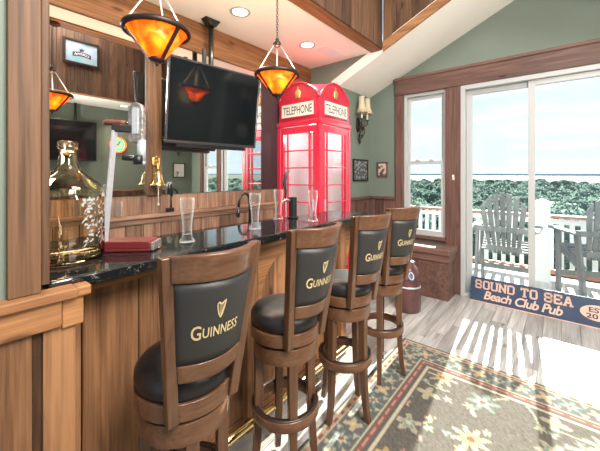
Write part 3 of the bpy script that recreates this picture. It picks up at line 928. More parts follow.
# ================================================================== TELEPHONE BOOTH
BX, BY, BW = 2.885, 2.187, .305
bo = (BX, BY, 0)
booth = thing('telephone_booth', 'glossy red telephone booth standing in the corner past the bar end', 'telephone booth', bo)
mb = MB(); mb.box(-BW, BW, -BW, BW, 0, .14); mb.build('plinth', M['black'], booth, bevel=.008)
for sx in (-1, 1):
    for sy in (-1, 1):
        mb = MB(); c = BW - .032
        mb.box(sx * c - .03, sx * c + .03, sy * c - .03, sy * c + .03, .141, 1.90)
        mb.build('corner_post', M['red'], booth, bevel=.008)
pane_b = pane_mat('booth_pane_glass', (.93, .94, .95), 1.6)
for k, nm in enumerate(('door', 'window_side', 'back_panel', 'back_panel')):
    rot = Matrix.Rotation(k * PI / 2, 4, 'Z')           # k=0: face -X ; k=1: face -Y
    x0 = -BW + .018
    if k < 2:
        mb = MB(); h = BW - .063
        zt, zb = 1.895, .145
        g = h - .035
        def bb(*a): mb.box(*a, M=rot)
        bb(x0 - .012, x0 + .022, -h, -g, zb, zt); bb(x0 - .012, x0 + .022, g, h, zb, zt)
        bb(x0 - .012, x0 + .022, -g, g, zt - .075, zt); bb(x0 - .012, x0 + .022, -g, g, zb, zb + .2)
        for q in (-g + .055, g - .055): bb(x0 - .005, x0 + .013, q - .008, q + .008, zb + .2, zt - .075)
        nr = 8; dz = (zt - .075 - zb - .2) / nr
        for i in range(1, nr): bb(x0 - .006, x0 + .014, -g, g, zb + .2 + i * dz - .007, zb + .2 + i * dz + .007)
        d_ = mb.build(nm, M['red'], booth, bevel=.003)
        mb = MB(); mb.box(x0 + .003, x0 + .006, -g + .001, g - .001, zb + .201, zt - .076, M=rot); mb.build('pane', pane_b, d_)
        if k == 1:
            mb = MB(); mb.box(x0 - .03, x0 - .013, g + .004, g + .02, 1.0, 1.12, M=rot); mb.build('handle', M['steel'], d_, bevel=.004)
        else:
            mb = MB(); mb.box(x0 - .03, x0 - .013, -g - .02, -g - .004, 1.0, 1.12, M=rot); mb.build('handle', M['steel'], d_, bevel=.004)
    else:
        h = BW - .063
        mb = MB(); mb.box(x0 - .01, x0 + .015, -h, h, .145, 1.895, M=rot)
        pn_ = mb.build(nm, M['red'], booth)
        mb = MB(); mb.box(x0 + .016, x0 + .024, -h, h, .2, 1.89, M=rot); mb.build('lining', simple('booth_glare_lining', (.80, .74, .74), .4), pn_)['label'] = 'pale lining added for pane glare'  # pale colour stands in for bright reflections on the booth panes
mb = MB(); mb.box(-BW - .004, BW + .004, -BW - .004, BW + .004, 1.90, 1.955); mb.build('cornice', M['red'], booth, bevel=.01)
FW = .288
mb = MB(); mb.box(-FW, FW, -FW, FW, 1.956, 2.178); mb.build('fascia', M['red'], booth, bevel=.006)
# domed roof with curved edges
mb = MB(); n = 24; vs = []
gfun = lambda q: .185 * max(0, 1 - (q / FW) ** 2) ** .85
for j in range(n + 1):
    for i in range(n + 1):
        X = -FW + 2 * FW * i / n; Y = -FW + 2 * FW * j / n
        gx, gy = gfun(X), gfun(Y)
        vs.append((X, Y, 2.179 + gx + gy - gx * gy / .185))
nt_ = (n + 1) ** 2
fs = [(j * (n + 1) + i, j * (n + 1) + i + 1, (j + 1) * (n + 1) + i + 1, (j + 1) * (n + 1) + i) for j in range(n) for i in range(n)]
mb.add(vs, fs, smooth=True)
for (a0, st) in ((0, 1), (n * (n + 1), 1), (0, n + 1), (n, n + 1)):
    ids = [a0 + st * i for i in range(n + 1)]
    top = [vs[i] for i in ids]; bot = [(p[0], p[1], 2.1785) for p in top]
    mb.add(top + bot, [(i, i + 1, n + 1 + i + 1, n + 1 + i) for i in range(n)])
mb.build('domed_roof', M['red'], booth, weld=True)
for k in (0, 1):
    rot = Matrix.Rotation(k * PI / 2, 4, 'Z')
    mb = MB(); pts = []
    for i in range(25):
        Y = -FW + 2 * FW * i / 24; pts.append(rot @ Vector((-FW - .004, Y, 2.179 + gfun(Y))))
    mb.tube(pts, .010, 8); mb.build('arch_moulding', M['red'], booth)
    mb = MB(); mb.box(-FW - .016, -FW - .001, -.225, .225, 2.005, 2.145, M=rot); sp = mb.build('sign_panel', simple('cream_lit_sign', (.80, .76, .66), .4), booth, bevel=.003)
    mb = MB()
    for a in ((-.245, .245, 1.99, 2.004), (-.245, .245, 2.146, 2.16), (-.245, -.2255, 2.004, 2.146), (.2255, .245, 2.004, 2.146)):
        mb.box(-FW - .022, -FW - .001, a[0], a[1], a[2], a[3], M=rot)
    mb.build('sign_frame', M['red'], booth, bevel=.002)
    vs, fs = text_mesh('TELEPHONE', .13, .001)
    wd = max(v.x for v in vs) - min(v.x for v in vs); kx = .40 / wd
    mb = MB(); mb.add([rot @ Vector((-FW - .0168, -v.x * kx, 2.031 + v.y * .95)) for v in vs], fs)
    mb.build('lettering', M['black'], sp, recalc=False)['label'] = 'black sign letters'
    # gold crown emblem
    mb = MB(); Mx = rot @ Matrix.Translation((-FW - .006, 0, 2.245)) @ Matrix.Scale(.35, 4, (1, 0, 0))
    mb.lathe([(0, -.045), (.030, -.045), (.034, -.03), (.032, -.02), (.040, .005), (.034, .03), (.016, .045), (.006, .052), (.010, .062), (.006, .074), (0, .078)], 20, M=Mx)
    mb.build('crown_emblem', simple('gilded_emblem', (.72, .45, .16), .35, metal=.6), booth)

l = bpy.data.lights.new('booth_fill_light', 'POINT'); l.energy = 3.5; l.color = (1, .95, .92); l.shadow_soft_size = .06  # unseen light added inside the booth to brighten its panes
lo = bpy.data.objects.new('booth_fill_light', l); COL.objects.link(lo); lo.parent = booth; lo.location = (0, 0, 1.82)
# ================================================================== THINGS ON THE BAR
# glass jug
jl = (.352, 1.425, 1.0715)
mb = MB()
H = .436; rr = .118
out = [(0, 0), (rr * .93, 0), (rr, .012), (rr, .225), (rr * .97, .255), (rr * .86, .280), (rr * .64, .304), (rr * .38, .328), (.033, .350), (.027, .38), (.026, .408), (.031, .412), (.031, .421), (.027, .424), (.031, .428), (.031, H), (.027, H + .003), (.023, H)]
inn = [(.022, .408), (.023, .38), (.028, .348), (rr * .35, .323), (rr * .61, .298), (rr * .83, .274), (rr * .94, .252), (rr * .965, .225), (rr * .965, .016), (rr * .9, .008), (0, .008)]
mb.lathe(out + inn, 40)
jug = thing('glass_jug', 'big clear glass demijohn with narrow neck at the near bar end by the post', 'jug', jl)
mb.build('jug_body', M['jug'], jug)
mb = MB()
rj = random.Random(3)
for k in range(150):
    a = rj.uniform(-1.45, -.35); z = rj.uniform(.06, .25)
    r0 = rr + .0008; c_, s_ = math.cos(a), math.sin(a)
    q = rj.uniform(.002, .0055); da = q / rr * rj.uniform(.6, 1.6); tw = rj.uniform(-.006, .006)
    mb.add([(r0 * math.cos(a - da), r0 * math.sin(a - da), z - q + tw), (r0 * math.cos(a + da), r0 * math.sin(a + da), z - q * .3 - tw), (r0 * math.cos(a + da * .6), r0 * math.sin(a + da * .6), z + q), (r0 * math.cos(a - da * .8), r0 * math.sin(a - da * .8), z + q * .5 + tw)], [(0, 1, 2, 3)])
mb.build('emblem_print', simple('white_glass_print', (.36, .38, .39), .5), jug, recalc=False)['label'] = 'white printed crest'

# bar-top cork puller: red base, steel upright, lever head
base_c = Vector((.565, 1.395, 1.0715)); ang = math.atan2(1.29 - 1.444, .618 - .469)
t = thing('cork_puller', 'tall steel lever cork puller on a dark red base beside the jug', 'cork puller', tuple(base_c), ang)
mb = MB(); mb.box(-.105, .095, -.046, .05, 0, .012, 0); mb.prism([(-.105, .012), (.095, .012), (.095, .034), (.085, .042), (-.095, .042), (-.105, .034)], 'xz', -.046, .05)
mb.build('base', simple('dark_red_lacquer', (.13, .016, .018), .35, coat=.3), t, bevel=.003)
mb = MB(); mb.box(.0955, .108, -.044, .048, .003, .036); mb.build('end_cap', M['chrome'], t, bevel=.003)
Rot = Matrix.Rotation(-ang, 4, 'Z')      # world-aligned offsets inside the turned thing
def wl(x, y, z): return Rot @ Vector((x - base_c.x, y - base_c.y, z - base_c.z))
mb = MB(); mb.beam(wl(.478, 1.43, 1.11), wl(.505, 1.405, 1.565), .030, .010, up=wl(.478 - .639, 1.43 + .769, 1.11) - wl(.478, 1.43, 1.11)); mb.build('upright_bar', M['steel'], t, bevel=.002)
mb = MB(); mb.beam(wl(.497, 1.412, 1.575), wl(.57, 1.375, 1.575), .03, .03); mb.build('clamp_arm', M['black'], t, bevel=.004)
hx, hy = .578, 1.368
f_ = Vector((.769, .639, 0))      # towards the mirror from the camera: the head faces the room
side = Vector((.639, -.769, 0))
mb = MB()
prof = [(-.030, -.085), (.030, -.085), (.033, .03)] + [(.033 * math.cos(a), .045 + .036 * math.sin(a)) for a in [PI * i / 12 for i in range(13)]] + [(-.033, .03)]
vs = []
for dd in (-.014, .014):
    for a, b in prof: vs.append(wl(*(Vector((hx, hy, 1.605)) + side * a + f_ * dd + Vector((0, 0, b)))))
n = len(prof)
mb.add(vs, [tuple(range(n)), tuple(range(n, 2 * n))] + [(i, (i + 1) % n, n + (i + 1) % n, n + i) for i in range(n)])
mb.build('gear_housing', M['chrome'], t, bevel=.006)
mb = MB()
vs = []
prof2 = [(-.012, -.05)] + [(.012, -.05)] + [(.013 * math.cos(a), .045 + .014 * math.sin(a)) for a in [PI * i / 8 for i in range(9)]]
for dd in (-.019, -.0145):
    for a, b in prof2: vs.append(wl(*(Vector((hx, hy, 1.605)) + side * a + f_ * dd + Vector((0, 0, b)))))
n = len(prof2)
mb.add(vs, [tuple(range(n)), tuple(range(n, 2 * n))] + [(i, (i + 1) % n, n + (i + 1) % n, n + i) for i in range(n)])
mb.build('rack', M['steel'], t)
mb = MB(); mb.tube([wl(hx + .012, hy - .014, 1.53), wl(hx + .012, hy - .014, 1.44)], .017, 14); mb.tube([wl(hx + .012, hy - .014, 1.44), wl(hx + .012, hy - .014, 1.425)], [.017, .012], 14); mb.build('barrel', M['steel'], t)
mb = MB(); mb.tube([wl(hx - .02, hy + .02, 1.60), wl(hx - .045, hy + .05, 1.603)], .006, 8); mb.build('lever', M['brass'], t)
mb = MB(); mb.tube([wl(hx - .032, hy + .035, 1.602), wl(hx - .045, hy + .05, 1.602), wl(hx - .085, hy + .10, 1.603), wl(hx - .09, hy + .107, 1.603)], [.009, .011, .013, .006], 12)
mb.build('lever_grip', wood('dark_handle_wood', (.08, .025, .015), (.2, .07, .04), 'x', .3, knots=False), t)
mb = MB(); mb.tube([wl(hx - .05, hy + .02, 1.455), wl(hx + .0, hy - .01, 1.452)], .012, 10); mb.lathe([(0, -.02), (.018, -.02), (.02, 0), (.018, .018), (0, .018)], 14, c=tuple(wl(hx - .005, hy - .02, 1.447))); mb.build('bottle_clamp', M['black'], t)

# beer glasses
def pilsner(nm, loc, label, grp='tall pilsner glasses on the bar'):
    mb = MB()
    H = .205
    out = [(0, 0), (.034, 0), (.036, .004), (.030, .012), (.022, .022), (.024, .030), (.022, .045), (.021, .06), (.024, .10), (.031, .15), (.0335, .18), (.032, H)]
    inn = [(.030, H), (.0315, .18), (.029, .15), (.022, .10), (.019, .06), (.0195, .045), (.018, .036), (0, .034)]
    mb.lathe(out + inn, 28)
    o = mb.build(nm, M['glass'], loc=loc)
    return tag(o, label, 'beer glass', grp)
ZB = 1.0715
g1 = pilsner('pilsner_glass', (.794, 1.345, ZB), 'tall empty beer glass on the bar directly behind the nearest stool')
def cp(o, loc, label):
    c = o.copy(); COL.objects.link(c); c.location = loc; c['label'] = label; return c
cp(g1, (1.23, 1.36, ZB), 'tall empty beer glass in front of the black faucet')
cp(g1, (1.687, 1.29, ZB), 'tall empty beer glass standing before the booth corner, near the second stool')
cp(g1, (1.60, 1.527, ZB), 'tall empty beer glass under the spout of the black beer tap')

# beer tap
tl = (1.705, 1.485, ZB)
t = thing('beer_tap', 'black beer tap tower with curved dark handle in front of the red booth', 'beer tap', tl)
mb = MB(); mb.box(-.022, .022, -.022, .022, 0, .15); mb.box(-.03, .03, -.03, .03, 0, .01); mb.build('tower', M['black'], t, bevel=.006)
mb = MB(); mb.tube([(-.02, .012, .128), (-.05, .03, .132), (-.065, .038, .12), (-.068, .04, .09)], [.008, .008, .007, .006], 10); mb.build('spout', M['chrome'], t)
mb = MB()
mb.tube([(-.045, .027, .14), (-.047, .028, .20), (-.055, .034, .25), (-.050, .030, .30), (-.030, .018, .335), (-.022, .014, .345)], [.007, .014, .023, .021, .015, .006], 12, flat=.6)
mb.build('tap_handle', simple('dark_carved_handle', (.03, .025, .03), .35), t)

# goose-neck faucet standing behind the bar
fl = (1.69, 1.93, .90)
t = thing('faucet', 'black gooseneck faucet behind the bar under the mirror boarding', 'faucet', fl)
pts = [(1.69, 1.93, .90), (1.69, 1.93, 1.17)]
for i in range(1, 13):
    a = PI * i / 12 * .93; pts.append((1.69 - .055 * (1 - math.cos(a)), 1.93, 1.17 + .062 * math.sin(a)))
pts.append((pts[-1][0] - .006, 1.93, 1.13))
mb = MB(fl); mb.tube(pts, .011, 12); mb.build('spout', M['dark_metal'], t)
p = pts[-1]
mb = MB(fl); mb.tube([p, (p[0] - .004, p[1], p[2] - .05), (p[0] - .005, p[1], p[2] - .08)], [.013, .016, .013], 12); mb.build('spray_head', M['black'], t)
mb = MB(fl); mb.lathe([(0, 0), (.03, 0), (.028, .012), (.014, .02), (0, .02)], 16, c=(1.69, 1.93, .90)); mb.build('base', M['dark_metal'], t)
# back counter that carries the faucet
kb = thing('back_counter', 'dark topped counter along the boarding behind the bar', 'counter', (1.1, 2.2, 0))
mb = MB((1.1, 2.2, 0)); mb.box(-.3, 2.50, 1.90, NY - .052, .0, .86); mb.build('cabinet_body', M['bar_z'], kb)
mb = MB((1.1, 2.2, 0)); mb.box(-.3, 2.52, 1.86, NY - .052, .861, .90); mb.build('counter_slab', M['granite'], kb, bevel=.005)

# bell on the mirror post, with its pull rope
blc = (1.03, 2.36, 1.365)
t = thing('brass_bell', 'small brass bell with pull cord on the wooden post between mirrors', 'bell', (1.175, NY - .046, 1.36))
bo_ = (1.175, NY - .046, 1.36)
mb = MB(bo_); mb.lathe([(0, .105), (.012, .104), (.020, .095), (.028, .07), (.034, .035), (.046, .010), (.058, 0), (.055, -.002), (.040, .012), (.030, .035), (.024, .07), (0, .09)], 28, c=(1.165, 2.385, 1.30)); mb.build('bell_cup', M['brass'], t)
mb = MB(bo_); mb.box(1.15, 1.20, NY - .056, NY - .047, 1.33, 1.50); mb.tube([(1.175, NY - .055, 1.44), (1.172, 2.43, 1.46), (1.165, 2.39, 1.45), (1.165, 2.385, 1.40)], .007, 8)
for k in range(5): mb.tube([(1.175 + .028 * math.cos(a), NY - .06, 1.465 + .02 * k * .4 + .022 * math.sin(a)) for a in [i * PI / 6 for i in range(12)]], .004, 6, closed=True)
mb.build('bracket', M['brass'], t)
mb = MB(bo_); mb.lathe([(0, .0), (.009, -.004), (.011, -.014), (0, -.02)], 12, c=(1.165, 2.385, 1.30)); mb.tube([(1.165, 2.385, 1.29), (1.166, 2.385, 1.16)], .004, 8); mb.lathe([(0, 0), (.007, -.004), (.007, -.02), (0, -.024)], 10, c=(1.166, 2.385, 1.165)); mb.build('pull_cord', simple('pale_rope', (.6, .55, .45), .8), t)

# small things standing on the ledge before the mirrors
LZ = 1.0765
t = thing('paddle_stand', 'black oval paddle on a thin stem standing on the ledge before the mirror', 'stand', (1.30, 2.467, LZ))
mb = MB(); mb.box(-.03, .03, -.018, .012, 0, .035); mb.build('base', M['black'], t, bevel=.004)
mb = MB(); mb.tube([(0.012, 0, .03), (.014, 0, .12)], .007, 8); mb.build('stem', M['black'], t)
mb = MB(); mb.tube([(.014, 0, .115), (.014, 0, .135), (.014, 0, .18), (.014, 0, .225), (.014, 0, .245)], [.008, .022, .034, .026, .008], 16, flat=.35); mb.build('paddle', M['black'], t)
tumb = MB(); tumb.lathe([(0, 0), (.028, 0), (.033, .11), (.031, .11), (.026, .008), (0, .008)], 20)
tm = tag(tumb.build('tumbler', M['glass'], loc=(.66, 2.467, LZ)), 'small clear tumbler on the mirror ledge, nearest the glass jug', 'tumbler', 'tumblers on the mirror ledge')
cp(tm, (.80, 2.467, LZ), 'small clear tumbler on the mirror ledge, between jug and cork puller')
cp(tm, (.905, 2.467, LZ), 'small clear tumbler on the mirror ledge, beside the wooden post')

# ================================================================== WINDOW SEAT AND CANISTER
wl_ = (3.79, 1.48, 0)
t = thing('window_seat', 'red brown wooden window seat box under the double hung window', 'window seat', wl_)
mb = MB(wl_); mb.box(3.642, EX - .046, .945, 2.015, .002, .49, 0); mb.build('box_body', M['red_x'], t, bevel=.003)
mb = MB(wl_); mb.box(3.628, EX - .046, .932, 2.018, .42, .4905, .1); mb.build('apron', M['red_y'], t, bevel=.003)
mb = MB(wl_); mb.box(3.605, EX - .045, .915, 2.02, .491, .568, .12); mb.build('seat_board', M['red_y'], t, bevel=.022, seg=4)

cl = (3.19, 1.215, 0)
t = thing('canister', 'wine red tapered canister with pale band and dark badge beside the window seat', 'canister', cl)
mb = MB(); mb.lathe([(0, 0), (.118, 0), (.124, .01), (.128, .10), (.124, .24), (.112, .36), (.092, .43), (.070, .455), (.066, .458), (.066, .49), (.055, .497), (0, .5)], 32)
mb.build('body', simple('wine_red_shell', (.095, .038, .036), .3, coat=.3, noise=.3, nscale=14), t)
mb = MB(); mb.lathe([(.1255, .245), (.127, .247), (.1255, .262), (.124, .262)], 32, closed=True); mb.build('band', M['steel'], t)
mb = MB(); d = Vector((-.80, -.60, 0)); u = Vector((.60, -.80, 0))
pts = [Vector((0, 0, .375)) + d * .108 + u * (.033 * math.cos(a)) + Vector((0, 0, .045 * math.sin(a))) - d * (.02 * math.sin(a)) for a in [2 * PI * i / 24 for i in range(24)]]
pts2 = [p + d * .008 for p in pts]
mb.add(pts + pts2, [tuple(range(24)), tuple(range(24, 48))] + [(i, (i + 1) % 24, 24 + (i + 1) % 24, 24 + i) for i in range(24)])
bd = mb.build('badge', simple('navy_badge', (.03, .04, .09), .4), t)
mb = MB(); mb.tube([Vector((0, 0, .375)) + d * .117 + u * (.022 * math.cos(a)) + Vector((0, 0, .031 * math.sin(a))) - d * (.0138 * math.sin(a)) for a in [2 * PI * i / 20 for i in range(20)]], .004, 6, closed=True); mb.build('badge_ring', M['steel'], bd)

# ================================================================== SIGN LEANING IN FRONT OF THE DOOR
SL, SH = 1.30, .258
sx, sy = 3.86, .778
t = thing('wooden_sign', 'long navy wooden sign with peach lettering leaning on the sliding door', 'sign', (sx, sy, 0))
lean = math.atan2(.062, SH)
SM = Matrix.Rotation(lean, 4, 'Y')
navy = simple('navy_sign_paint', (.028, .050, .105), .45, noise=.12, nscale=8)
peach = simple('peach_letter_paint', (.70, .46, .36), .5)
mb = MB(); mb.box(0, .018, -SL, 0, .003, SH, M=SM); board = mb.build('board', navy, t, bevel=.003)
ed = MB(); ed.box(-.0012, .0005, -SL, 0, .003, .012, M=SM); ed.build('lower_edge', peach, t)
def sg(u, v): return SM @ Vector((-.0022, -u, v))
xw = .052
for wrd in ('SOUND', 'TO', 'SEA'):
    mb = MB(); xw = stroke_word(mb, wrd, xw, .150, .048, .075, .026, .016, sg) + .0404
    mb.build('lettering', peach, board, recalc=False)['label'] = 'peach block letters'
vs, fs = text_mesh('Beach Club Pub', .118, .0026, shear=.28, align='LEFT', spacing=.92)
wd = max(v.x for v in vs); kx = .66 / wd
mb = MB(); mb.add([sg(.125 + v.x * kx, .045 + v.y) for v in vs], fs); mb.build('lettering', peach, board, recalc=False)['label'] = 'peach slanted script letters'
mb = MB(); cx, cy = 1.03, .132
mb.add([sg(cx + .125 * math.cos(a), cy + .068 * math.sin(a)) for a in [2 * PI * i / 40 for i in range(40)]], [tuple(range(40))]); 
ov = mb.build('oval_badge', peach, board, recalc=False)
for s_, yy_, kk in (('EST.', .137, .13), ('2017', .083, .17)):
    vs, fs = text_mesh(s_, .058, .0015)
    wd = max(v.x for v in vs) - min(v.x for v in vs)
    mb = MB(); mb.add([SM @ Vector((-.0034, -(cx + v.x * kk / wd), yy_ + v.y)) for v in vs], fs)
    mb.build('lettering', navy, ov, recalc=False)['label'] = 'navy letters'

# ================================================================== RUG
def build_rug():
    X0, X1, Y0, Y1 = -.9, 2.59, -1.75, 1.015
    st = .0095
    nx, ny = int((X1 - X0) / st), int((Y1 - Y0) / st)
    gx = np.linspace(X0, X1, nx + 1); gy = np.linspace(Y0, Y1, ny + 1)
    XX, YY = np.meshgrid(gx, gy)
    rs = np.random.RandomState(5)
    D = np.minimum(np.minimum(X1 - XX, XX - X0), np.minimum(Y1 - YY, YY - Y0))
    along = np.where((X1 - XX == D) | (XX - X0 == D), YY, XX)
    field = np.array([.088, .082, .072]); cream = np.array([.36, .32, .235]); teal = np.array([.13, .19, .17]); rust = np.array([.17, .07, .055])
    gold = np.array([.38, .26, .11]); char = np.array([.075, .078, .076]); pink = np.array([.33, .20, .16]); sage = np.array([.27, .29, .20])
    C = np.zeros(XX.shape + (3,)); C[:] = field
    C *= (1 + .12 * rs.randn(*XX.shape))[..., None]

    def flower(cx, cy, r, petals, c1, c2, rot, mask=None, ring=None):
        dx, dy = XX - cx, YY - cy; rr = np.hypot(dx, dy); an = np.arctan2(dy, dx) + rot
        edge = r * (.70 + .30 * np.cos(petals * an))
        m = rr < edge
        if mask is not None: m &= mask
        C[m] = .7 * np.asarray(c1) + .3 * C[m]
        m2 = rr < edge * .55
        if mask is not None: m2 &= mask
        C[m2] = c2
        m3 = rr < r * .2
        if mask is not None: m3 &= mask
        C[m3] = c1 if ring is None else ring
    inside = D > .30
    # stems
    for k in range(60):
        x, y = rs.uniform(X0, X1), rs.uniform(Y0, Y1); a = rs.uniform(0, 6.28); kap = rs.uniform(-6, 6)
        for i in range(40):
            x += .012 * math.cos(a); y += .012 * math.sin(a); a += kap * .012
            m = (np.hypot(XX - x, YY - y) < .006) & inside
            C[m] = sage
    gxs = np.arange(X0 + .2, X1, .27); gys = np.arange(Y0 + .2, Y1, .27)
    for i, a in enumerate(gxs):
        for j, b in enumerate(gys):
            cx = a + rs.uniform(-.05, .05) + (.13 if j % 2 else 0); cy = b + rs.uniform(-.05, .05)
            k = (i * 2 + j) % 5
            if k == 0: flower(cx, cy, .095, 8, cream, gold, rs.rand(), inside, rust)
            elif k == 1: flower(cx, cy, .075, 5, cream, teal, rs.rand(), inside)
            elif k == 2: flower(cx, cy, .09, 6, teal, cream, rs.rand(), inside, rust)
            elif k == 3: flower(cx, cy, .07, 4, cream, sage, rs.rand(), inside, gold)
            else: flower(cx, cy, .08, 7, gold, cream, rs.rand(), inside, rust)
            for q in range(3):
                aa = rs.uniform(0, 6.28); d = rs.uniform(.10, .14)
                flower(cx + d * math.cos(aa), cy + d * math.sin(aa), rs.uniform(.022, .034), rs.choice([2, 3, 5]), [cream, sage, teal, pink][rs.randint(4)], cream, rs.rand() * 6, inside)
    # border bands, from the edge inwards
    def band(a, b, c):
        m = (D >= a) & (D < b); C[m] = c; return m
    band(-.1, .012, char)
    band(.012, .030, cream * .9)
    m = band(.030, .052, rust); C[m & ((along * 28).astype(int) % 2 == 0)] = pink
    band(.052, .060, cream * .9)
    mB = band(.060, .205, char * 1.2)
    for k in range(80):
        s_ = -2.2 + k * .12; al = k % 3
        for horiz in (0, 1):
            for sd in (0, 1):
                off = .132
                if horiz: cx, cy = s_, (Y1 - off if sd else Y0 + off)
                else: cx, cy = (X1 - off if sd else X0 + off), s_
                if not (X0 + .1 < cx < X1 - .1 and Y0 + .1 < cy < Y1 - .1): continue
                if al == 0: flower(cx, cy, .062, 6, teal, cream, k, mB, rust)
                elif al == 1: flower(cx, cy, .055, 4, cream, gold, k * .8, mB)
                else: flower(cx, cy, .05, 5, sage, pink, k, mB, cream)
                for q in (-1, 1):
                    if horiz: flower(cx + .06, cy + q * .05, .022, 3, sage, cream, q, mB)
                    else: flower(cx + q * .05, cy + .06, .022, 3, sage, cream, q, mB)
    band(.205, .214, cream)
    band(.214, .226, char); m = band(.226, .252, rust * 1.05)
    C[m & (np.sin(along * 70) * .5 + np.cos((D - .238) * 150) > .75)] = pink
    band(.252, .270, char); band(.270, .286, cream); band(.286, .292, rust)
    C *= (1 + .06 * rs.randn(*XX.shape))[..., None]
    C = np.clip(C, 0, 1)
    V = np.stack([XX, YY, np.full(XX.shape, .011) + .0012 * rs.rand(*XX.shape)], -1).reshape(-1, 3)
    idx = np.arange((nx + 1) * (ny + 1)).reshape(ny + 1, nx + 1)
    F = np.stack([idx[:-1, :-1], idx[:-1, 1:], idx[1:, 1:], idx[1:, :-1]], -1).reshape(-1, 4)
    # thickness: skirt to the floor
    bnd = np.concatenate([idx[0, :], idx[1:, -1], idx[-1, -2::-1], idx[-2:0:-1, 0]])
    nb = len(bnd); base = len(V)
    Vb = V[bnd].copy(); Vb[:, 2] = .001
    V = np.concatenate([V, Vb]); sk = np.stack([bnd, base + np.arange(nb), base + (np.arange(nb) + 1) % nb, np.roll(bnd, -1)], -1)
    F = np.concatenate([F, sk])
    me = bpy.data.meshes.new('area_rug')
    me.vertices.add(len(V)); me.vertices.foreach_set('co', V.astype(np.float32).ravel())
    me.loops.add(F.size); me.loops.foreach_set('vertex_index', F.astype(np.int32).ravel())
    me.polygons.add(len(F)); me.polygons.foreach_set('loop_start', np.arange(0, F.size, 4, dtype=np.int32))
    me.update(calc_edges=True)
    ca = me.color_attributes.new('weave', 'FLOAT_COLOR', 'POINT')
    cc = np.ones((len(V), 4), np.float32); cc[:idx.size, :3] = C.reshape(-1, 3); cc[idx.size:, :3] = .1
    ca.data.foreach_set('color', cc.ravel())
    m, t, out = newmat('woven_rug')
    p = t.nodes.new('ShaderNodeBsdfPrincipled'); p.inputs['Roughness'].default_value = .95; p.inputs['Specular IOR Level'].default_value = .1
    a = t.nodes.new('ShaderNodeAttribute'); a.attribute_name = 'weave'
    t.links.new(a.outputs['Color'], p.inputs['Base Color']); t.links.new(p.outputs[0], out.inputs[0])
    me.materials.append(m)
    o = bpy.data.objects.new('area_rug', me); COL.objects.link(o)
    tag(o, 'big dark floral area rug with rust and cream border bands under the stools', 'rug')


build_rug()

# ================================================================== WALL FITTINGS
def sconce(y_wall, sgn, label):
    """twin-candle wrought sconce; sgn = direction out of the wall along Y"""
    t = thing('wall_sconce', label, 'wall sconce', (3.62, y_wall, 2.02), 0, 'twin shade sconces')
    iron = M['dark_metal']
    Y = lambda d: sgn * d
    mb = MB(); mb.lathe([(0, 0), (.05, 0), (.045, .012), (0, .018)], 20, M=Matrix.Rotation(R(90) * (1 if sgn < 0 else -1), 4, 'X') @ Matrix.Scale(2.0, 4, (0, 1, 0)), c=(0, Y(.002), 0)); mb.build('wall_plate', iron, t)
    mb = MB()
    for s_ in (-1, 1):
        pts = []
        for i in range(26):
            a = i / 25; an = a * 2 * PI * 1.1
            pts.append((s_ * (.012 + .05 * math.sin(a * PI)), Y(.02 + .05 * math.sin(a * PI)), -.20 + .24 * a))
        mb.tube(pts, .008, 8)
        c = [(s_ * (.04 + .024 * math.cos(q) * (1 - q / 9)), Y(.045), -.06 + .03 * math.sin(q) * (1 - q / 9)) for q in [k * .45 for k in range(16)]]
        mb.tube(c, .007, 8)
        c = [(s_ * (.03 + .02 * math.cos(q) * (1 - q / 9)), Y(.045), -.14 - .024 * math.sin(q) * (1 - q / 9)) for q in [k * .45 for k in range(16)]]
        mb.tube(c, .006, 8)
    mb.tube([(0, Y(.03), -.18), (0, Y(.035), -.22), (0, Y(.035), -.235), (0, Y(.03), -.25)], [.008, .016, .010, .003], 10)
    mb.build('scroll_body', iron, t)
    for s_ in (-1, 1):
        mb = MB(); mb.tube([(0, Y(.03), -.05), (s_ * .03, Y(.07), -.03), (s_ * .07, Y(.10), .00), (s_ * .075, Y(.10), .05)], .007, 8)
        mb.lathe([(0, 0), (.026, .004), (.022, .012), (0, .012)], 14, c=(s_ * .075, Y(.10), .05)); arm = mb.build('arm', iron, t)
        mb = MB(); mb.tube([(s_ * .075, Y(.10), .06), (s_ * .075, Y(.10), .15)], .011, 12); mb.build('candle_sleeve', M['cream'], arm)
        mb = MB(); mb.lathe([(.072, .135), (.070, .135), (.036, .225), (.031, .34), (.033, .34), (.038, .226)], 24, c=(s_ * .075, Y(.10), 0), closed=True)
        mb.build('lamp_shade', simple('cream_fabric_shade', (.55, .46, .31), .8), arm)
    return t


sconce(2.038, -1, 'iron wall sconce with two cream shades beside the red telephone booth')
sconce(-1.538, 1, 'iron wall sconce with two cream shades, seen in the mirror under the TV')


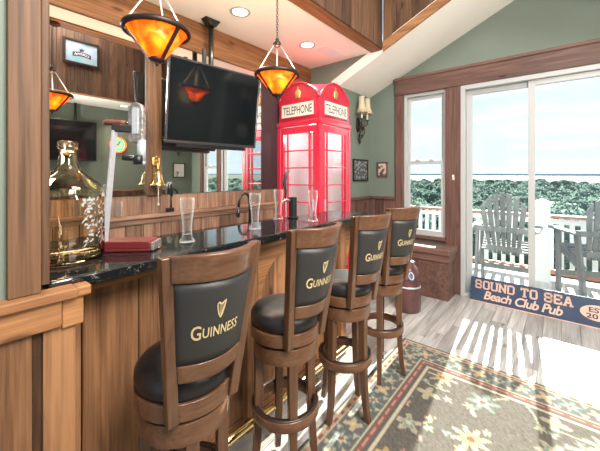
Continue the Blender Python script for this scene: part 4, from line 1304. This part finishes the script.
def picture(nm, label, p0, p1, z0, z1, axis, sgn, frame_mat, paint, grp=None, th=.02, bw=.018):
    """axis 'x': hangs on a wall of constant x"""
    if axis == 'y':
        w_ = p0[1]; a0, a1 = p0[0], p1[0]
    else:
        w_ = p0[0]; a0, a1 = p0[1], p1[1]
    loc = ((a0 + a1) / 2, w_, (z0 + z1) / 2) if axis == 'y' else (w_, (a0 + a1) / 2, (z0 + z1) / 2)
    t = thing(nm, label, 'picture', loc, 0, grp)
    def bx(mb, a, b, c, d, e0, e1):
        lo, hi = sorted((w_ + sgn * e0, w_ + sgn * e1))
        if axis == 'y': mb.box(a, b, lo, hi, c, d)
        else: mb.box(lo, hi, a, b, c, d)
    mb = MB(loc)
    bx(mb, a0, a1, z0, z0 + bw, .001, th); bx(mb, a0, a1, z1 - bw, z1, .001, th)
    bx(mb, a0, a0 + bw, z0 + bw, z1 - bw, .001, th); bx(mb, a1 - bw, a1, z0 + bw, z1 - bw, .001, th)
    mb.build('picture_frame', frame_mat, t, bevel=.002)
    mb = MB(loc); bx(mb, a0 + bw, a1 - bw, z0 + bw, z1 - bw, .002, th * .5); art = mb.build('picture_panel', paint, t)
    return t, art, loc


def mottled(name, c0, c1, scale, lo=.45, hi=.6, rough=.5):
    m, t, out = newmat(name)
    p = t.nodes.new('ShaderNodeBsdfPrincipled'); p.inputs['Roughness'].default_value = rough
    tcn = t.nodes.new('ShaderNodeTexCoord'); nz = t.nodes.new('ShaderNodeTexNoise'); nz.inputs['Scale'].default_value = scale; nz.inputs['Detail'].default_value = 3
    t.links.new(tcn.outputs['Object'], nz.inputs[0])
    rp = t.nodes.new('ShaderNodeValToRGB'); rp.color_ramp.elements[0].position = lo; rp.color_ramp.elements[1].position = hi
    rp.color_ramp.elements[0].color = (*c0, 1); rp.color_ramp.elements[1].color = (*c1, 1)
    t.links.new(nz.outputs[0], rp.inputs[0]); t.links.new(rp.outputs[0], p.inputs['Base Color']); t.links.new(p.outputs[0], out.inputs[0]); return m


picture('chalkboard', 'dark framed board with pale markings beside the booth, under the sconce', (3.49, 2.038), (3.875, 2.038), 1.29, 1.575, 'y', -1, M['dark_metal'], mottled('chalky_board', (.05, .055, .06), (.34, .36, .36), 34, .50, .62))
picture('framed_picture', 'small square brown picture between the sconce corner and the window', (EX - .001, 1.775), (EX - .001, 1.925), 1.345, 1.545, 'x', -1, M['red_z'], mottled('brown_print', (.55, .45, .36), (.10, .05, .04), 22, .45, .55))
picture('framed_picture', 'pale matted picture with dark frame, seen in the mirror under the TV', (3.50, -1.538), (3.78, -1.538), 1.30, 1.62, 'y', 1, M['dark_metal'], mottled('pale_print', (.75, .74, .7), (.25, .25, .25), 12, .58, .68))
# beer picture on the opposite fascia, seen in the mirror
t, art, loc = picture('framed_picture', 'pale blue picture with dark frame and arched banner, high in the mirror', (1.44, -1.1485), (1.955, -1.1485), 3.18, 3.585, 'y', 1, M['dark_metal'], mottled('pale_blue_print', (.34, .40, .50), (.20, .36, .42), 5, .45, .65), bw=.035, th=.03)
mb = MB(loc)
Yp = -1.1485 + .0165
bn = []
for i in range(17):
    a = -.13 + .26 * i / 16; zc = 3.36 - 1.4 * a * a
    bn.append((a, zc))
cxp = 1.70
mb.add([(cxp - a, Yp, z - .035) for a, z in bn] + [(cxp - a, Yp, z + .035) for a, z in bn], [(i, i + 1, 17 + i + 1, 17 + i) for i in range(16)])
mb.add([(cxp - .03, Yp, 3.395), (cxp + .03, Yp, 3.415), (cxp + .035, Yp, 3.45), (cxp + .013, Yp, 3.435), (cxp, Yp, 3.465), (cxp - .013, Yp, 3.435), (cxp - .035, Yp, 3.45)], [tuple(range(7))])
ban = mb.build('banner', simple('dark_banner_ink', (.03, .03, .05), .5), art, recalc=False)
vs, fs = text_mesh('CORONA', .05, .001); wd = max(v.x for v in vs) - min(v.x for v in vs); kx = .21 / wd
mb = MB(loc); mb.add([(cxp - v.x * kx, Yp + .0015, 3.343 - 1.4 * (v.x * kx) ** 2 + v.y) for v in vs], fs)
mb.build('lettering', simple('pale_ink', (.8, .8, .78), .5), ban, recalc=False)

# small white hook on the post beside the door
t = tag(None or (lambda m_: m_)(MB().build('wall_hook', M['cream'])) , 'small white hook on the red brown post beside the sliding door', 'hook')
hk = MB(); hk.tube([(0, 0, -.025), (-.004, 0, .0), (-.012, 0, .02), (-.014, 0, .028)], [.009, .008, .010, .004], 10); hk.box(-.002, .004, -.012, .012, -.03, .03)
bpy.data.objects.remove(t)
t = tag(hk.build('wall_hook', M['cream'], loc=(EX - .040, .965, 1.345)), 'small white hook on the red brown post beside the sliding door', 'hook')


def downlight(loc, label, energy, grp):
    t = thing('recessed_light', label, 'ceiling light', loc, 0, grp)
    mb = MB(); mb.lathe([(.062, -.001), (.085, -.001), (.083, -.007), (.064, -.006)], 28, closed=True); mb.build('trim_ring', M['whiteframe'], t)
    mb = MB(); mb.lathe([(0, -.0015), (.0615, -.0015), (.0615, -.003), (0, -.003)], 24); mb.build('lamp_lens', M['lamp_disc'], t)
    l = bpy.data.lights.new('downlight_beam', 'SPOT'); l.energy = energy; l.color = (1, .84, .64); l.spot_size = R(125); l.spot_blend = .8; l.shadow_soft_size = .06
    lo = bpy.data.objects.new('downlight_beam', l); COL.objects.link(lo); lo.parent = t; lo.location = (0, 0, -.02)
    return t


downlight((1.69, 2.05, CZ), 'round recessed ceiling light above the TV, between the two pendants', 60, 'recessed lights in the low ceilings')
downlight((2.57, 2.04, CZ), 'round recessed ceiling light above the red booth, beside the vent', 45, 'recessed lights in the low ceilings')
downlight((.80, 2.05, CZ), 'round recessed ceiling light above the glass jug', 60, 'recessed lights in the low ceilings')
downlight((1.67, -1.74, CZ), 'round recessed ceiling light seen in the mirror, beside the pendant reflection', 45, 'recessed lights in the low ceilings')
downlight((2.57, -1.70, CZ), 'round recessed ceiling light seen in the mirror, above the cork puller', 45, 'recessed lights in the low ceilings')

t = thing('air_vent', 'white slotted air vent in the ceiling above the booth', 'air vent', (2.88, 1.97, CZ))
mb = MB(); mb.box(-.17, .17, -.075, -.06, -.006, -.001); mb.box(-.17, .17, .06, .075, -.006, -.001); mb.box(-.17, -.155, -.06, .06, -.006, -.001); mb.box(.155, .17, -.06, .06, -.006, -.001); mb.build('vent_frame', M['whitepaint'], t)
mb = MB()
for k in range(9): mb.box(-.154, .154, -.056 + k * .0135, -.049 + k * .0135, -.005, -.0015)
mb.box(-.154, .154, -.059, .059, -.0014, -.001); mb.build('slats', M['whitepaint'], t)

# far TV and neon clock on the opposite wall (seen in the mirror)
tl = (1.55, -2.06, 2.01)
t = thing('television', 'black flat TV on a ceiling pole, seen in the mirror behind the glass jug', 'television', tl)
mb = MB(tl); mb.box(.90, 2.205, -2.09, -2.05, 1.63, 2.39); mb.build('casing', M['black'], t, bevel=.006)
mb = MB(tl); mb.box(.92, 2.185, -2.0495, -2.047, 1.65, 2.37); mb.build('screen', bpy.data.materials['dark_gloss_screen'], t)
mb = MB(tl); mb.tube([(1.87, -2.12, 2.0), (1.87, -2.12, CZ - .001)], .025, 12); mb.box(1.80, 1.94, -2.10, -2.089, 1.9, 2.1); mb.build('ceiling_pole', M['black'], t)
nl = (2.62, -2.165, 1.985)
t = thing('neon_clock', 'round clock ringed by orange and green neon, seen in the mirror', 'clock', nl)
mb = MB(); mb.lathe([(0, 0), (.13, 0), (.13, .02), (0, .025)], 36, M=Matrix.Rotation(R(-90), 4, 'X')); mb.build('dial', M['cream'], t)
for r0, col, nm in ((.15, (1, .16, .02), 'outer_neon_ring'), (.112, (.10, .8, .35), 'inner_neon_ring')):
    mb = MB(); mb.tube([(r0 * math.cos(a), .035, r0 * math.sin(a)) for a in [2 * PI * i / 40 for i in range(40)]], .016, 8, closed=True)
    mb.build(nm, simple(nm, col, .5, emit=1.6), t)
mb = MB(); mb.beam((0, .03, 0), (.05, .03, .08), .012, .004, up=(0, 1, 0)); mb.beam((0, .03, 0), (-.09, .03, .03), .010, .004, up=(0, 1, 0)); mb.build('hands', M['black'], t)

# ================================================================== OUTSIDE
DZ = -.20
mb = MB(); y = -4.5
while y < 5.5:
    mb.box(EX + .11, 6.25, y, y + .136, DZ - .03, DZ, rnd.uniform(-.2, .2)); y += .14
struct(mb.build('floor_deck', wood('weathered_deck_board', (.46, .44, .41), (.64, .62, .58), 'x', .8)))
mb = MB(); mb.box(EX + .101, EX + .109, -4.5, 5.5, -5.5, DZ); mb.box(6.2, 6.24, -4.5, 5.5, -.5, DZ - .031)
struct(mb.build('wall_deck_skirt', M['whitepaint']))

RX = 6.10
t = thing('deck_railing', 'white deck railing with red brown top rail beyond the sliding door', 'railing', (RX, .2, DZ))
off = (RX, .2, DZ)
railw = simple('red_brown_rail_stain', (.42, .20, .15), .6)
mb = MB(off); mb.box(RX - .075, RX + .075, -4.4, 5.4, .725, .765); mb.build('top_rail', railw, t, bevel=.004)
mb = MB(off); mb.box(RX - .02, RX + .02, -4.4, 5.4, .63, .70); mb.build('upper_rail', M['whitepaint'], t)
mb = MB(off); mb.box(RX - .03, RX + .03, -4.4, 5.4, -.13, -.06); mb.build('bottom_rail', railw, t)
y = -1.0
while y < 2.7:
    mb = MB(off); mb.box(RX - .022, RX + .022, y, y + .058, -.059, .724); mb.build('baluster', M['whitepaint'], t)
    y += .122
for py in (2.9, -2.2):
    mb = MB(off); mb.box(RX - .06, RX + .06, py - .06, py + .06, DZ, .724); mb.build('rail_post', M['whitepaint'], t)
t = thing('newel_post', 'square white newel post with pointed cap in the deck railing', 'post', (RX - .19, .227, DZ))
mb = MB(); mb.box(-.095, .095, -.095, .095, 0, 1.13); mb.build('shaft', M['whitepaint'], t, bevel=.004)
mb = MB(); mb.box(-.115, .115, -.115, .115, 1.131, 1.16); mb.add([(-.11, -.11, 1.16), (.11, -.11, 1.16), (.11, .11, 1.16), (-.11, .11, 1.16), (0, 0, 1.225)], [(0, 1, 4), (1, 2, 4), (2, 3, 4), (3, 0, 4)]); mb.build('post_cap', M['whitepaint'], t)


# tall Adirondack chairs: local +X is the way the sitter faces
aw = wood('weathered_blue_grey_slat', (.13, .14, .155), (.22, .235, .25), 'z', .75, knots=False)
ch = thing('deck_chair', 'weathered tall slatted deck chair with rounded back, centred behind the glass door', 'deck chair', (5.15, .60, DZ), R(2), 'tall deck chairs')
SEAT = .60
nb = 7
for k in range(nb):
    q = (k - (nb - 1) / 2) / ((nb - 1) / 2)
    y0 = q * .21; ytop = q * .225; ybot = q * .15
    zt = 1.35 - .15 * q * q; zb = SEAT - .08
    mb = MB(); hw_ = .034
    vs = []
    for z, yc, hww in ((zb, ybot, .019), ((zb + zt) / 2 + .1, (ybot + ytop) / 2 + q * .015, .028), (zt - .05, ytop, .031), (zt, ytop, .031)):
        xx = -.20 - (z - zb) * .27
        za = zb_ = 0
        if z > zt - .001: za = .15 * (q * q - ((yc - hww) / .225) ** 2); zb_ = .15 * (q * q - ((yc + hww) / .225) ** 2)
        vs += [(xx - .009, yc - hww, z + za), (xx - .009, yc + hww, z + zb_), (xx + .009, yc + hww, z + zb_), (xx + .009, yc - hww, z + za)]
    fs = [(3, 2, 1, 0), (12, 13, 14, 15)]
    for i in range(3):
        for j in range(4): fs.append((i * 4 + j, i * 4 + (j + 1) % 4, i * 4 + 4 + (j + 1) % 4, i * 4 + 4 + j))
    mb.add(vs, fs, rnd.uniform(-.15, .15)); mb.build('back_slat', aw, ch)
for z, l_ in ((.86, .34), (.60, .20)):
    mb = MB(); xx = -.20 - (z - SEAT + .08) * .27 - .022
    mb.box(xx - .012, xx + .012, -l_, l_, z - .035, z + .035); mb.build('back_brace', aw, ch)
for k in range(5):
    x = -.19 + k * .085; z = SEAT - .05 + k * .018
    mb = MB(); mb.box(x, x + .075, -.27, .27, z, z + .02, rnd.uniform(-.15, .15)); mb.build('seat_slat', aw, ch)
for s_ in (-1, 1):
    mb = MB(); mb.prism([(-.34, s_ * .33 - .04), (.20, s_ * .35 - .06), (.26, s_ * .35 - .04), (.26, s_ * .35 + .04), (.20, s_ * .35 + .06), (-.34, s_ * .33 + .04)], 'xy', .845, .868); mb.build('armrest', aw, ch)
    mb = MB(); mb.beam((.18, s_ * .30, 0), (.18, s_ * .30, .845), .10, .03, up=(0, 1, 0)); mb.build('leg', aw, ch)
    mb = MB(); mb.beam((-.42, s_ * .30, 0), (-.26, s_ * .30, .845), .10, .03, up=(0, 1, 0)); mb.build('leg', aw, ch)
    mb = MB(); mb.beam((-.36, s_ * .275, .42), (.25, s_ * .275, SEAT + .02), .11, .022, up=(0, 1, 0)); mb.build('side_rail', aw, ch)
mb = MB(); mb.box(.155, .182, -.285, .285, .22, .29); mb.box(.235, .255, -.315, .315, .52, .62); mb.build('footrest_rail', aw, ch)
ch2 = copy_tree(ch, (5.52, -.31, DZ), R(24), 'weathered tall slatted deck chair turned sideways beyond the sign oval badge')
del ch

# land, shrubs, sand and sea
mb = MB(); mb.box(EX + 6, 900, -1500, 1200, -6.5, -5.5); struct(mb.build('ground_outside', simple('scrub_ground', (.07, .095, .06), .9, noise=.3, nscale=.2)))
mb = MB(); mb.box(760, 1050, -2500, 2500, -6, -5.0); struct(mb.build('sand_bar', simple('pale_sand', (.17, .165, .15), .9)))
mb = MB(); mb.box(900, 8500, -7000, 7000, -8, -5.3); struct(mb.build('sea', simple('grey_blue_sea', (.045, .075, .105), .9, spec=.0)))
base = bmesh.new(); bmesh.ops.create_icosphere(base, subdivisions=2, radius=1)
bv = [v.co.copy() for v in base.verts]; bf = [tuple(v.index for v in f.verts) for f in base.faces]; base.free()
rb = random.Random(11)
rs2 = np.random.RandomState(4)
LV = []; V = []; F = []
for k in range(1500):
    az = R(rb.uniform(-82, 42)); D = 13 * (150 / 13) ** rb.random()
    top = -.85 + rb.uniform(-.7, .35) + min(D, 120) * .0045
    r = rb.uniform(.6, 1.3) * (1 + D / 80)
    c = np.array([D * math.cos(az) + 4, D * math.sin(az), top - r * .8])
    b = len(V)
    for v in bv: V.append((c[0] + v.x * r * .8, c[1] + v.y * r * .8, c[2] + v.z * r * .62))
    for f in bf: F.append([j + b for j in f])
    n = 170
    d = rs2.randn(n, 3); d[:, 2] = np.abs(d[:, 2]) * .9 - .25; d /= np.linalg.norm(d, axis=1)[:, None]
    p = c + d * np.array([r, r, r * .8]) * rs2.uniform(.78, 1.06, (n, 1))
    a = rs2.randn(n, 3); a /= np.linalg.norm(a, axis=1)[:, None]
    e_ = np.cross(a, rs2.randn(n, 3)); e_ /= np.linalg.norm(e_, axis=1)[:, None]
    q = (rs2.uniform(.05, .11, (n, 1)) * (.6 + .5 * r))
    LV.append(np.stack([p - a * q, p + e_ * q * .6, p + a * q, p - e_ * q * .6], 1))
LV = np.concatenate(LV).reshape(-1, 3)
m, t_, out = newmat('grey_green_leaf')
df = t_.nodes.new('ShaderNodeBsdfDiffuse'); tl_ = t_.nodes.new('ShaderNodeBsdfTranslucent'); mxs = t_.nodes.new('ShaderNodeMixShader'); mxs.inputs[0].default_value = .45
tcn = t_.nodes.new('ShaderNodeTexCoord'); nz = t_.nodes.new('ShaderNodeTexNoise'); nz.inputs['Scale'].default_value = .5
rp = t_.nodes.new('ShaderNodeValToRGB'); rp.color_ramp.elements[0].position = .35; rp.color_ramp.elements[1].position = .65
rp.color_ramp.elements[0].color = (.12, .20, .175, 1); rp.color_ramp.elements[1].color = (.24, .33, .28, 1)
t_.links.new(tcn.outputs['Object'], nz.inputs[0]); t_.links.new(nz.outputs[0], rp.inputs[0])
t_.links.new(rp.outputs[0], df.inputs[0]); t_.links.new(rp.outputs[0], tl_.inputs[0])
t_.links.new(df.outputs[0], mxs.inputs[1]); t_.links.new(tl_.outputs[0], mxs.inputs[2]); t_.links.new(mxs.outputs[0], out.inputs[0])
core = simple('dark_twig_core', (.055, .085, .07), 1, spec=0)
nv = len(V); nq = len(LV) // 4
co = np.concatenate([np.array(V), LV]).astype(np.float32)
tri = np.array(F, np.int32); quad = (np.arange(nq * 4, dtype=np.int32) + nv)
me = bpy.data.meshes.new('shrubbery')
me.vertices.add(len(co)); me.vertices.foreach_set('co', co.ravel())
me.loops.add(tri.size + quad.size); me.loops.foreach_set('vertex_index', np.concatenate([tri.ravel(), quad]))
me.polygons.add(len(tri) + nq)
me.polygons.foreach_set('loop_start', np.concatenate([np.arange(len(tri)) * 3, tri.size + np.arange(nq) * 4]).astype(np.int32))
me.materials.append(core); me.materials.append(m)
me.polygons.foreach_set('material_index', np.concatenate([np.zeros(len(tri)), np.ones(nq)]).astype(np.int32))
me.update(calc_edges=True)
o = bpy.data.objects.new('shrubbery', me); COL.objects.link(o)
tag(o, 'dense grey green coastal shrubs spreading beyond the deck railing', 'shrubs', kind='stuff')
